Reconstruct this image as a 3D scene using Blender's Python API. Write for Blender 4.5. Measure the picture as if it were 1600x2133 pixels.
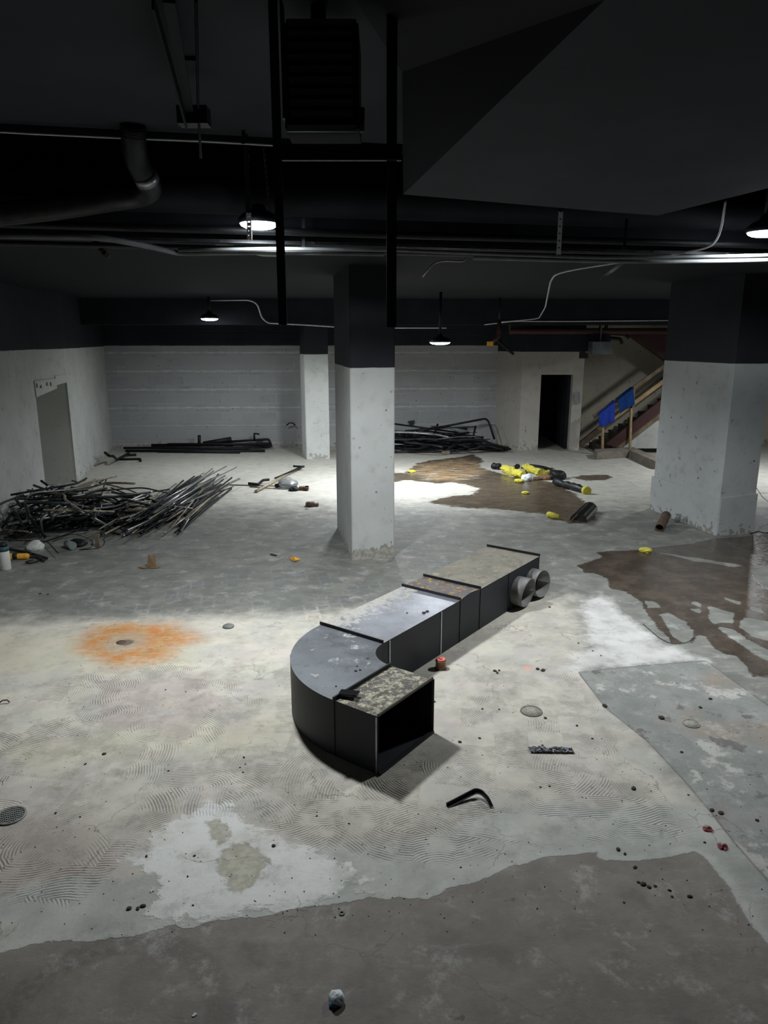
import bpy, bmesh, math, random
import numpy as np
from mathutils import Vector, Matrix

for o in list(bpy.data.objects):
    bpy.data.objects.remove(o)
random.seed(7)
S = bpy.context.scene
COL = S.collection

# ------------------------------------------------------------------ camera
EYE = 3.1; PITCH = math.radians(13.5); FPX = 1500.0
cd = bpy.data.cameras.new('camera'); cam = bpy.data.objects.new('camera', cd); COL.objects.link(cam)
cam.location = (0, 0, EYE); cam.rotation_euler = (math.pi/2 - PITCH, 0, 0)
cd.sensor_fit = 'HORIZONTAL'; cd.sensor_width = 36; cd.lens = 36*FPX/1600
cd.clip_start = .05; cd.clip_end = 100
S.camera = cam

# ------------------------------------------------------------------ world, exposure
w = bpy.data.worlds.new('world'); S.world = w; w.use_nodes = True
w.node_tree.nodes['Background'].inputs[0].default_value = (.75, .85, 1, 1)
w.node_tree.nodes['Background'].inputs[1].default_value = .0
S.view_settings.view_transform = 'Standard'; S.view_settings.look = 'None'
S.view_settings.gamma = 1; S.view_settings.use_curve_mapping = False
S.view_settings.exposure = 0.0

def lamp_light(parent, z, watts, r=.16, col=(.93, .97, 1)):
    l = bpy.data.lights.new('lamp_light', 'AREA'); l.shape = 'DISK'; l.size = 2*r
    l.energy = watts; l.color = col; l.spread = math.radians(165)
    o = bpy.data.objects.new('lamp_light', l); COL.objects.link(o)
    o.parent = parent; o.location = (0, 0, z)
    return o

# ------------------------------------------------------------------ measuring helpers
def ray(px, py):
    u = (px-800)/FPX; v = (1066.5-py)/FPX; c, s = math.cos(PITCH), math.sin(PITCH)
    return Vector((u, c+v*s, -s+v*c))
def G(px, py, z=0.0):
    d = ray(px, py); t = (z-EYE)/d.z
    return Vector((d.x*t, d.y*t, z))
def Z(px, py, Y):
    d = ray(px, py); t = Y/d.y
    return Vector((d.x*t, Y, EYE+d.z*t))

# ------------------------------------------------------------------ materials
def lin(c):
    return tuple(((x/255)/12.92 if x/255 <= .04045 else ((x/255+.055)/1.055)**2.4) for x in c)+(1,)

class NB:
    def __init__(s, name):
        s.m = bpy.data.materials.new(name); s.m.use_nodes = True
        s.t = s.m.node_tree; s.n = s.t.nodes; s.l = s.t.links
        s.b = s.n['Principled BSDF']; s._pos = None
    def put(s, sock, v):
        if isinstance(v, bpy.types.NodeSocket): s.l.new(v, sock)
        else: sock.default_value = v
    def obj(s):
        return s.n.new('ShaderNodeTexCoord').outputs['Object']
    def pos(s):
        if s._pos is None: s._pos = s.n.new('ShaderNodeNewGeometry').outputs['Position']
        return s._pos
    def mapping(s, v, scale=(1,1,1), rot=(0,0,0), loc=(0,0,0)):
        n = s.n.new('ShaderNodeMapping'); s.put(n.inputs[0], v)
        n.inputs['Scale'].default_value = scale; n.inputs['Rotation'].default_value = rot; n.inputs['Location'].default_value = loc
        return n.outputs[0]
    def noise(s, v, scale, detail=4, rough=.55, dist=0, col=False):
        n = s.n.new('ShaderNodeTexNoise'); s.put(n.inputs['Vector'], v)
        n.inputs['Scale'].default_value = scale; n.inputs['Detail'].default_value = detail
        n.inputs['Roughness'].default_value = rough; n.inputs['Distortion'].default_value = dist
        return n.outputs['Color' if col else 'Fac']
    def vor(s, v, scale, out='Distance', feature='F1', rnd=1):
        n = s.n.new('ShaderNodeTexVoronoi'); n.feature = feature; s.put(n.inputs['Vector'], v)
        n.inputs['Scale'].default_value = scale; n.inputs['Randomness'].default_value = rnd
        return n.outputs[out]
    def m2(s, op, a, b=0, c=0, clamp=False):
        n = s.n.new('ShaderNodeMath'); n.operation = op; n.use_clamp = clamp
        s.put(n.inputs[0], a); s.put(n.inputs[1], b)
        if op in ('MULTIPLY_ADD', 'SMOOTH_MIN'): s.put(n.inputs[2], c)
        return n.outputs[0]
    def vm(s, op, a, b=(0,0,0), out=0):
        n = s.n.new('ShaderNodeVectorMath'); n.operation = op
        s.put(n.inputs[0], a)
        if op == 'SCALE': s.put(n.inputs['Scale'], b)
        elif op not in ('FLOOR', 'LENGTH', 'FRACTION'): s.put(n.inputs[1], b)
        return n.outputs[out]
    def rng(s, v, a, b, c=0, d=1, smooth=True):
        n = s.n.new('ShaderNodeMapRange'); n.interpolation_type = 'SMOOTHSTEP' if smooth else 'LINEAR'
        s.put(n.inputs['Value'], v)
        for k, x in zip(('From Min', 'From Max', 'To Min', 'To Max'), (a, b, c, d)): n.inputs[k].default_value = x
        return n.outputs['Result']
    def mix(s, f, a, b):
        n = s.n.new('ShaderNodeMix'); n.data_type = 'RGBA'; n.clamp_factor = True
        s.put(n.inputs['Factor'], f)
        A = [i for i in n.inputs if i.name == 'A' and i.type == 'RGBA'][0]; B = [i for i in n.inputs if i.name == 'B' and i.type == 'RGBA'][0]
        s.put(A, a); s.put(B, b)
        return [o for o in n.outputs if o.type == 'RGBA'][0]
    def attr(s, name):
        n = s.n.new('ShaderNodeAttribute'); n.attribute_name = name
        return n.outputs['Fac']
    def sep(s, v):
        n = s.n.new('ShaderNodeSeparateXYZ'); s.put(n.inputs[0], v); return n.outputs
    def bump(s, h, strength=.3, dist=.01):
        n = s.n.new('ShaderNodeBump'); s.put(n.inputs['Height'], h)
        n.inputs['Strength'].default_value = strength; n.inputs['Distance'].default_value = dist
        s.l.new(n.outputs[0], s.b.inputs['Normal'])
    def out(s, col=None, rough=None, metal=None, spec=None):
        for k, v in (('Base Color', col), ('Roughness', rough), ('Metallic', metal), ('Specular IOR Level', spec)):
            if v is not None: s.put(s.b.inputs[k], v)
        return s.m

def simple(name, rgb, rough=.6, metal=0, var=.25, scale=12, spec=.4, bump=.15):
    b = NB(name); o = b.pos()
    f = b.noise(o, scale, 5)
    c = lin(rgb)
    dk = tuple(x*(1-var) for x in c[:3])+(1,); lt = tuple(min(1, x*(1+var)) for x in c[:3])+(1,)
    col = b.mix(b.rng(f, .3, .7), dk, lt)
    if bump: b.bump(b.noise(o, scale*5, 3), bump, .004)
    return b.out(col, rough, metal, spec)

M = {}
def build_materials():
    M['black'] = simple('black_paint', (27, 30, 36), .75, 0, .22, 2.5, .25)
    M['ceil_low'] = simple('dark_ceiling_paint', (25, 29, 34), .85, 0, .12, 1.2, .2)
    M['shade_black'] = simple('black_with_shade', (20, 20, 25), .8, 0, .12, 1.2, .15)  # near-black; on the plenum sides it paints in their shade
    M['pipe_paint'] = simple('grey_painted_pipe', (92, 95, 96), .6, .1, .2, 6, .3)
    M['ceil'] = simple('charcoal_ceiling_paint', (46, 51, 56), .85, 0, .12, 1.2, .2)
    M['steel_black'] = simple('black_steel', (30, 31, 36), .5, .2, .2, 8)
    M['pipe_dark'] = simple('dark_pipe', (48, 50, 52), .45, .5, .3, 9)
    M['pipe_black'] = simple('black_iron_pipe', (24, 25, 27), .55, .3, .3, 9)
    M['pipe_galv'] = simple('galvanised_conduit', (150, 152, 150), .38, .75, .2, 14)
    M['pipe_tan'] = simple('tan_dusty_conduit', (140, 132, 112), .55, .3, .25, 14)
    M['white_conduit'] = simple('pale_conduit', (200, 202, 205), .5, .1, .1, 10)
    M['galv'] = simple('galvanised_sheet', (150, 155, 158), .35, .8, .2, 6)
    M['wood'] = simple('raw_timber', (146, 126, 92), .7, 0, .2, 6)
    M['woodbrown'] = simple('dirty_timber', (104, 90, 72), .75, 0, .3, 6)
    M['maroon'] = simple('maroon_paint', (58, 30, 30), .6, 0, .25, 4)
    M['dark_tread'] = simple('dark_tread', (48, 40, 34), .8, 0, .2, 5)
    M['blue'] = simple('blue_cloth', (34, 58, 150), .85, 0, .15, 18, .2)
    M['blue2'] = simple('deep_blue_cloth', (18, 54, 112), .85, 0, .15, 18, .2)
    M['yellow'] = simple('yellow_foam', (190, 182, 74), .8, 0, .15, 20, .2)
    M['orange'] = simple('orange_plastic', (220, 160, 50), .6, 0, .12, 20)
    M['card'] = simple('brown_cardboard', (120, 100, 76), .85, 0, .12, 15, .2)
    M['copper'] = simple('copper_rust', (128, 96, 76), .55, .3, .3, 20)
    M['pinkpaint'] = simple('pink_marking_paint', (225, 120, 110), .8, 0, .15, 30)
    M['redplastic'] = simple('crimson_plastic', (165, 45, 62), .5, 0, .25, 40)
    M['rubble'] = simple('dark_crumb', (62, 55, 48), .9, 0, .3, 60)
    M['rubble_lt'] = simple('pale_crumb', (160, 156, 148), .9, 0, .2, 60)
    M['white_plastic'] = simple('white_plastic', (205, 207, 200), .5, 0, .06, 8)
    M['pale_plastic'] = simple('pale_green_plastic', (120, 132, 126), .4, 0, .1, 8)
    M['teal'] = simple('teal_plastic', (52, 84, 86), .5, 0, .1, 8)
    M['paper'] = simple('white_paper', (215, 222, 226), .8, 0, .08, 25, .2)
    M['bluepaper'] = simple('blue_print', (70, 130, 175), .8, 0, .12, 25, .2)
    M['rustpipe'] = simple('rusty_pipe', (92, 74, 62), .8, .1, .3, 12)
    M['leather'] = simple('torn_brown_scrap', (120, 88, 62), .8, 0, .3, 20)
    M['phone'] = simple('black_glass', (14, 15, 19), .18, 0, .1, 4, .5, 0)
    M['iron'] = simple('grey_cast_iron', (118, 120, 116), .6, .3, .2, 20)
    M['concrete'] = simple('rough_concrete', (120, 114, 104), .9, 0, .22, 6, .3, .6)
    M['room_shade'] = simple('unlit_room_shade', (34, 38, 42), .9, 0, .2, 2, .1)  # dark tone puts the room's lack of light into the wall colour

    b = NB('lamp_lens')
    b.b.inputs['Emission Color'].default_value = (.86, .93, 1, 1); b.b.inputs['Emission Strength'].default_value = 45
    M['lens'] = b.m
    b = NB('clear_film'); b.b.inputs['Transmission Weight'].default_value = .85
    M['film'] = b.out((.9, .93, .96, 1), .25)
    b = NB('crinkled_foil'); f = b.vor(b.pos(), 90)
    b.bump(f, 1, .02); M['foil'] = b.out(b.mix(b.rng(b.noise(b.pos(), 45), .4, .6), lin((60, 62, 75)), lin((220, 222, 228))), .22, .9)

    # painted walls: white below, black above a straight cut-in line at a height set per wall
    def wall(name, zline, white=(186, 188, 184), block=False, top='black', dirt=1.0, yaw=0):
        b = NB(name); p = b.pos(); x = b.sep(p)
        big = b.noise(p, .9, 4); med = b.noise(p, 5, 5); fine = b.noise(p, 40, 4)
        c = b.mix(b.rng(big, .3, .7), lin(tuple(v*.93 for v in white)), lin(white))
        c = b.mix(b.m2('MULTIPLY', b.rng(med, .5, .75), .35*dirt), c, lin((140, 140, 134)))
        h = b.m2('MULTIPLY', fine, .4)
        if block:
            m = b.mapping(p, (1, 1, 1), (math.pi/2, 0, 0))
            v = b.n.new('ShaderNodeCombineXYZ'); b.l.new(x[0], v.inputs[0]); b.l.new(x[2], v.inputs[1])
            br = b.n.new('ShaderNodeTexBrick'); b.l.new(v.outputs[0], br.inputs['Vector'])
            br.inputs['Scale'].default_value = 1; br.inputs['Brick Width'].default_value = .52; br.inputs['Row Height'].default_value = .26
            br.inputs['Mortar Size'].default_value = .012; br.inputs['Mortar Smooth'].default_value = .4
            br.inputs['Color1'].default_value = lin((150, 152, 156)); br.inputs['Color2'].default_value = lin((166, 168, 170)); br.inputs['Mortar'].default_value = lin((182, 184, 182))
            c = b.mix(b.m2('MULTIPLY', b.rng(b.noise(p, 2.2, 5), .3, .6), .75), br.outputs['Color'], lin((162, 164, 164)))
            # mortar smeared over every second course
            ph = b.m2('ABSOLUTE', b.m2('SUBTRACT', b.m2('FRACT', b.m2('DIVIDE', b.m2('ADD', x[2], .13), .52)), .5))
            sm = b.m2('MULTIPLY', b.rng(b.m2('ADD', ph, b.m2('MULTIPLY', b.m2('SUBTRACT', b.noise(b.mapping(p, (1.6, 1, 8)), 3, 6), .5), .22)), .07, .0), .75)
            c = b.mix(sm, c, lin((200, 201, 198)))
            c = b.mix(b.rng(b.m2('ADD', x[2], b.m2('MULTIPLY', b.noise(p, 2, 4), .5)), 1.15, .95, 0, .6), c, lin((160, 162, 160)))
            h = b.m2('ADD', h, b.m2('MULTIPLY', br.outputs['Fac'], -1.2)); h = b.m2('ADD', h, b.m2('MULTIPLY', sm, 1.2))
        # scuffs and chips low on the wall
        sc = b.m2('MULTIPLY', b.rng(b.noise(b.mapping(p, (1, 1, .35)), 14, 3), .68, .73), b.rng(x[2], 1.5, .1))
        c = b.mix(b.m2('MULTIPLY', sc, .8*dirt), c, lin((70, 70, 70)))
        ch = b.rng(b.m2('ADD', b.noise(p, 9, 5), b.rng(x[2], .28, .0, 0, .16)), .67, .69)
        c = b.mix(b.m2('MULTIPLY', ch, .7*dirt), c, lin((128, 120, 106)))
        dots = b.m2('MULTIPLY', b.rng(b.vor(p, 2.6), .045, .035), .85*dirt)
        c = b.mix(dots, c, lin((40, 40, 40)))
        if zline:
            up = b.rng(b.m2('ADD', x[2], b.m2('MULTIPLY', b.m2('SUBTRACT', b.noise(p, 3, 3), .5), .02)), zline-.006, zline+.006)
            tb = b.mix(b.rng(big, .3, .7), lin((27, 30, 36)), lin((36, 39, 45)))
            c = b.mix(up, c, tb)
        b.bump(h, .5, .012)
        return b.out(c, .75, 0, .3)
    M['wall_w'] = wall('painted_wall', 2.9)
    M['wall_block'] = wall('painted_block_wall', 2.92, block=True)
    M['wall_door'] = wall('door_wall_paint', 2.76, (176, 172, 164))
    M['wall_col'] = wall('column_paint', 2.72, (196, 199, 196), dirt=.8)
    M['wall_colr'] = wall('right_column_paint', 2.73, (180, 184, 184), dirt=1.1)
    M['wall_stair'] = wall('stair_wall_paint', 0, (182, 175, 158), dirt=1.2)
    M['reveal'] = wall('doorway_reveal_paint', 0, (150, 152, 144), dirt=.5)

    # worn top sheets of the duct; each section has its own crust
    def ducttop(name, base, crust, amt, crust2=None, rough=.38, metal=.55, scale=7, edge=None):
        b = NB(name); p = b.pos()
        n = b.noise(p, scale*1.6, 12, .74, .25); n2 = b.noise(p, scale*4, 8, .7); n3 = b.noise(p, scale*1.1, 10, .72)
        c = b.mix(b.rng(b.noise(p, 3, 3), .3, .7), lin(tuple(v*.88 for v in base)), lin(base))
        m = b.rng(n, .60-amt*.35, .68-amt*.35)
        if edge:   # crust gathers towards one side: mask by distance along a direction
            d = b.vm('DOT_PRODUCT', p, edge[0], 1)
            m = b.rng(b.m2('ADD', n, b.rng(d, edge[1], edge[2], -.28, .13, False)), .50, .54)
        c = b.mix(b.m2('MULTIPLY', m, b.rng(n2, .3, .6, .5, 1)), c, lin(crust))
        if crust2: c = b.mix(b.m2('MULTIPLY', m, b.rng(n2, .48, .6, 0, .8)), c, lin(crust2))
        c = b.mix(b.rng(n3, .52, .66, 0, .55 if not edge else .25), c, lin(tuple(v*.62 for v in base)))
        c = b.mix(b.rng(b.noise(p, 28, 5), .66, .7, 0, .7), c, lin((56, 54, 50)))
        b.bump(b.m2('ADD', b.m2('MULTIPLY', m, 1.0), b.m2('MULTIPLY', n2, .6)), .5, .006)
        return b.out(c, b.rng(m, 0, 1, rough, .85), b.rng(m, 0, 1, metal, 0), .4)
    run = (.593, .805, 0); perp = (-.805, .593, 0)
    M['top_elbow'] = ducttop('elbow_top_sheet', (112, 116, 120), (176, 178, 176), .12, rough=.5, metal=.4, scale=3.2)
    M['top_run'] = ducttop('run_top_sheet', (196, 198, 206), (140, 138, 130), .3, (176, 172, 160), rough=.34, metal=.75, edge=(perp, 3.62, 4.25))
    M['top_rust'] = ducttop('rusty_top_sheet', (110, 106, 108), (128, 98, 66), .35, (176, 164, 120), rough=.5, metal=.4)
    M['top_dust'] = ducttop('dusty_top_sheet', (130, 126, 114), (152, 144, 126), .2, (140, 128, 104), rough=.7, metal=.1)
    M['top_end'] = ducttop('crusted_top_sheet', (92, 90, 84), (156, 150, 134), .42, (196, 190, 164), rough=.7, metal=.1, scale=9)
    M['duct_side'] = simple('dark_duct_side', (31, 34, 40), .55, .1, .15, 3)
build_materials()

# ------------------------------------------------------------------ mesh helpers
def link(name, bm, mat, parent=None, smooth=False, kind=None):
    me = bpy.data.meshes.new(name)
    bmesh.ops.recalc_face_normals(bm, faces=bm.faces[:])
    bm.to_mesh(me); bm.free()
    for m in (mat if isinstance(mat, (list, tuple)) else [mat]): me.materials.append(M[m] if isinstance(m, str) else m)
    if smooth:
        for p in me.polygons: p.use_smooth = True
    o = bpy.data.objects.new(name, me); COL.objects.link(o)
    if parent: o.parent = parent
    if kind: o['kind'] = kind
    return o
def tag(o, label, cat, group=None, kind=None):
    o['label'] = label; o['category'] = cat
    if group: o['group'] = group
    if kind: o['kind'] = kind
    return o
def thing(name, label, cat, loc=(0,0,0), rotz=0, group=None):
    o = bpy.data.objects.new(name, None); COL.objects.link(o)
    o.empty_display_size = .1
    o.location = loc; o.rotation_euler = (0, 0, rotz)
    return tag(o, label, cat, group)
def prism(bm, pts, z0, z1, mi=0):
    """vertical prism over a plan polygon; z0/z1 numbers or per-point lists"""
    n = len(pts)
    a = [bm.verts.new((p[0], p[1], z0[i] if isinstance(z0, (list, tuple)) else z0)) for i, p in enumerate(pts)]
    b = [bm.verts.new((p[0], p[1], z1[i] if isinstance(z1, (list, tuple)) else z1)) for i, p in enumerate(pts)]
    f = [bm.faces.new(a[::-1]), bm.faces.new(b)]
    for i in range(n): f.append(bm.faces.new((a[i], a[(i+1) % n], b[(i+1) % n], b[i])))
    for q in f: q.material_index = mi
    return f
def box(bm, c, s, rot=None, mi=0):
    r = bmesh.ops.create_cube(bm, size=1)
    mt = Matrix.Translation(Vector(c)) @ (rot.to_4x4() if rot is not None else Matrix.Identity(4)) @ Matrix.Diagonal((*s, 1))
    bmesh.ops.transform(bm, matrix=mt, verts=r['verts'])
    for v in r['verts']:
        for f in v.link_faces: f.material_index = mi
    return r['verts']
def bar(bm, a, b, w, h, mi=0):
    """rectangular bar from a to b"""
    a = Vector(a); b = Vector(b); d = b-a
    q = d.to_track_quat('X', 'Z').to_matrix()
    return box(bm, (a+b)/2, (d.length, w, h), q, mi)
def slab(bm, pts, n, mi=0):
    """flat polygon given thickness along n"""
    n = Vector(n); a = [bm.verts.new(Vector(p)) for p in pts]; b = [bm.verts.new(Vector(p)+n) for p in pts]
    k = len(pts); fs = [bm.faces.new(a), bm.faces.new(b[::-1])]
    for i in range(k): fs.append(bm.faces.new((a[i], b[i], b[(i+1) % k], a[(i+1) % k])))
    for f in fs: f.material_index = mi
def fillet(pts, r, n=5):
    pts = [Vector(p) for p in pts]; out = [pts[0]]
    for i in range(1, len(pts)-1):
        a, p, b = pts[i-1], pts[i], pts[i+1]
        u = (a-p); v = (b-p); k = min(r, u.length*.45, v.length*.45)
        s = p+u.normalized()*k; e = p+v.normalized()*k
        for j in range(n+1):
            t = j/n; out.append(s*(1-t)**2+p*2*t*(1-t)+e*t*t)
    out.append(pts[-1]); return out
def tube(bm, pts, r, seg=8, closed_ends=True, hollow=False, mi=0):
    pts = [Vector(p) for p in pts]
    rs = r if isinstance(r, (list, tuple)) else [r]*len(pts)
    T = []
    for i in range(len(pts)):
        a = pts[max(0, i-1)]; b = pts[min(len(pts)-1, i+1)]; T.append((b-a).normalized())
    up = Vector((0, 0, 1)) if abs(T[0].z) < .9 else Vector((1, 0, 0))
    n = (up-T[0]*up.dot(T[0])).normalized(); rings = []
    for i, p in enumerate(pts):
        n = (n-T[i]*n.dot(T[i])).normalized(); c = T[i].cross(n)
        rings.append([bm.verts.new(p+(n*math.cos(2*math.pi*k/seg)+c*math.sin(2*math.pi*k/seg))*rs[i]) for k in range(seg)])
    for i in range(len(rings)-1):
        for k in range(seg):
            f = bm.faces.new((rings[i][k], rings[i][(k+1) % seg], rings[i+1][(k+1) % seg], rings[i+1][k])); f.smooth = True; f.material_index = mi
    if hollow:
        for ring, t, s in ((rings[0], T[0], 1), (rings[-1], T[-1], -1)):
            ctr = sum((v.co for v in ring), Vector())/seg
            inn = [bm.verts.new(ctr+(v.co-ctr)*.82) for v in ring]
            dep = [bm.verts.new(v.co+t*s*rs[0]*2.5) for v in inn]
            for k in range(seg):
                bm.faces.new((ring[k], ring[(k+1) % seg], inn[(k+1) % seg], inn[k]))
                bm.faces.new((inn[k], inn[(k+1) % seg], dep[(k+1) % seg], dep[k]))
            bm.faces.new(dep)
    elif closed_ends:
        bm.faces.new(rings[0][::-1]); bm.faces.new(rings[-1])
def lathe(bm, prof, seg=32, c=(0,0,0), mi=0):
    c = Vector(c); rings = []
    for r, z in prof:
        rings.append([bm.verts.new(c+Vector((r*math.cos(2*math.pi*k/seg), r*math.sin(2*math.pi*k/seg), z))) for k in range(seg)] if r > 1e-6 else [bm.verts.new(c+Vector((0, 0, z)))])
    for a, b in zip(rings, rings[1:]):
        for k in range(seg):
            q = (k+1) % seg
            if len(a) == 1 and len(b) == 1: continue
            vs = (a[0], b[k], b[q]) if len(a) == 1 else (a[k], b[0], a[q]) if len(b) == 1 else (a[k], b[k], b[q], a[q])
            f = bm.faces.new(vs); f.smooth = True; f.material_index = mi
def one(name, label, cat, fn, mat, group=None, smooth=False, kind=None):
    bm = bmesh.new(); fn(bm); o = link(name, bm, mat, None, smooth, None); return tag(o, label, cat, group, kind)
def part(name, fn, mat, parent, smooth=False, label=None):
    bm = bmesh.new(); fn(bm); o = link(name, bm, mat, parent, smooth)
    if label: o['label'] = label
    return o
def struct(name, fn, mat):
    bm = bmesh.new(); fn(bm); return link(name, bm, mat, None, False, 'structure')
def pipe(name, label, cat, pts, r, mat, group=None, fil=0, seg=8, hollow=False):
    p = fillet(pts, fil) if fil else pts
    return one(name, label, cat, lambda b: tube(b, p, r, seg, hollow=hollow), mat, group)

# ------------------------------------------------------------------ floor with traced stains
def poly(pxs): return np.array([tuple(G(*p))[:2] for p in pxs])
REG = {
 'dark_slab': [[(-400,2060),(0,1988),(100,1962),(190,1960),(300,1945),(365,1925),(385,1937),(450,1917),(560,1908),(620,1895),(750,1872),(870,1871),(905,1870),(930,1850),(1000,1833),(1060,1810),(1130,1786),(1180,1782),(1245,1772),(1252,1790),(1330,1792),(1400,1782),(1450,1775),(1470,1788),(1520,1850),(1560,1920),(1600,1968),(1750,2200),(1750,2600),(-700,2600)]],
 'grey_slab': [[(1205,1400),(1300,1390),(1470,1376),(1545,1430),(1600,1470),(1750,1600),(1900,2000),(1750,2030),(1600,1835),(1530,1755),(1480,1690),(1420,1620),(1350,1545),(1262,1475)]],
 'wet_right': [[(1203,1178),(1256,1160),(1238,1150),(1330,1145),(1400,1137),(1450,1132),(1485,1122),(1560,1117),(1620,1105),(1800,1090),(1800,1440),(1600,1412),(1570,1410),(1550,1385),(1520,1368),(1480,1348),(1450,1340),(1400,1340),(1370,1305),(1345,1270),(1325,1245),(1300,1232),(1275,1225),(1265,1205),(1240,1195),(1215,1193)]],
 'dry_islands': [[(1439,1250),(1459,1255),(1459,1264),(1441,1258)],[(1434,1267),(1459,1269),(1459,1278),(1447,1275)],[(1478,1263),(1534,1277),(1525,1299),(1516,1296),(1487,1300),(1477,1292)],[(1547,1283),(1620,1299),(1620,1339),(1569,1327),(1541,1308)],
   [(1487,1303),(1528,1311),(1556,1330),(1620,1362),(1620,1384),(1569,1363),(1537,1338),(1506,1317)],[(1562,1261),(1587,1267),(1597,1280),(1562,1271)],[(1503,1242),(1544,1255),(1540,1260),(1512,1249)],[(1375,1280),(1391,1275),(1409,1286),(1431,1295),(1447,1314),(1437,1342),(1425,1339),(1400,1327),(1387,1299)],
   [(1440,1345),(1453,1322),(1469,1326),(1497,1361),(1534,1365),(1560,1392),(1540,1400),(1480,1390)],[(1362,1150),(1400,1154),(1470,1165),(1550,1178),(1530,1181),(1450,1169)],[(1335,1250),(1365,1252),(1380,1266),(1350,1266)],[(1560,1185),(1640,1170),(1700,1230),(1640,1240),(1590,1225)]],
 'wet_back': [[(890,1046),(930,1035),(985,1030),(1000,1018),(975,1010),(940,1004),(905,1008),(880,1003),(850,1000),(820,1004),(815,985),(845,985),(870,965),(905,958),(960,952),(985,946),(1005,958),(1000,975),(1040,985),(1075,995),(1130,1000),(1170,1010),(1200,1030),(1235,1060),(1240,1085),(1190,1090),(1130,1070),(1060,1062),(985,1058),(940,1055)],[(1190,995),(1215,990),(1262,989),(1275,995),(1262,1000),(1220,1001)],[(1110,977),(1150,975),(1155,979),(1120,981)]],
 'rusty_back': [[(870,968),(960,955),(1000,965),(1010,985),(960,1000),(900,998),(860,985)]],
 'white_patch': [[(1210,1255),(1255,1235),(1290,1275),(1345,1315),(1400,1350),(1470,1376),(1300,1388),(1205,1400),(1165,1398),(1235,1345),(1222,1300)]],
 'trowel': [[(150,1400),(400,1372),(640,1380),(700,1600),(900,1560),(960,1390),(1080,1380),(1180,1392),(1250,1480),(1300,1560),(1360,1650),(1410,1700),(1430,1735),(1330,1750),(1150,1760),(950,1790),(800,1800),(650,1760),(560,1720),(420,1690),(300,1740),(270,1800),(150,1870),(0,1890),(-300,1900),(-300,1520),(0,1500)]],
 'tile_print': [[(130,1230),(420,1215),(560,1180),(700,1185),(840,1215),(800,1240),(690,1285),(560,1270),(400,1275),(160,1290)]],
 'rust': [[(158,1352),(160,1332),(200,1306),(270,1298),(360,1300),(425,1330),(370,1348),(350,1372),(270,1385),(232,1392),(205,1372)]],
 'plaster': [[(275,1790),(300,1765),(340,1730),(400,1700),(440,1682),(500,1680),(530,1715),(570,1740),(650,1775),(730,1790),(760,1850),(640,1880),(560,1900),(480,1905),(380,1925),(300,1900),(330,1860),(300,1830)]],
 'bare': [[(470,1775),(500,1752),(545,1770),(552,1800),(530,1840),(500,1860),(470,1840),(458,1805)],[(428,1715),(450,1708),(478,1720),(478,1745),(455,1757),(432,1740)]],
 'pink': [[(-200,1700),(150,1700),(200,1760),(235,1840),(150,1870),(-200,1890)],[(200,1420),(430,1400),(450,1480),(380,1540),(200,1500)]],
 'beige': [[(-300,1300),(150,1290),(640,1275),(1200,1240),(1230,1400),(1350,1540),(1480,1690),(1550,1800),(1600,1900),(1600,2200),(-600,2200)]],
 'yellowish': [[(-200,1330),(150,1320),(420,1350),(400,1385),(150,1400),(-200,1410)],[(0,1560),(350,1505),(600,1500),(560,1560),(250,1580),(50,1600)]],
}
def sdf(P, q):
    n = len(q); d = np.full(len(P), 1e9); ins = np.zeros(len(P), bool)
    for i in range(n):
        a = q[i]; b = q[(i+1) % n]; e = b-a; wv = P-a
        t = np.clip((wv@e)/(e@e), 0, 1); dd = wv-t[:, None]*e
        d = np.minimum(d, (dd**2).sum(1))
        c = (a[1] > P[:, 1]) != (b[1] > P[:, 1])
        with np.errstate(divide='ignore', invalid='ignore'):
            xi = (b[0]-a[0])*(P[:, 1]-a[1])/(b[1]-a[1])+a[0]
        ins ^= c & (P[:, 0] < xi)
    d = np.sqrt(d); return np.where(ins, d, -d)

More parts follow.
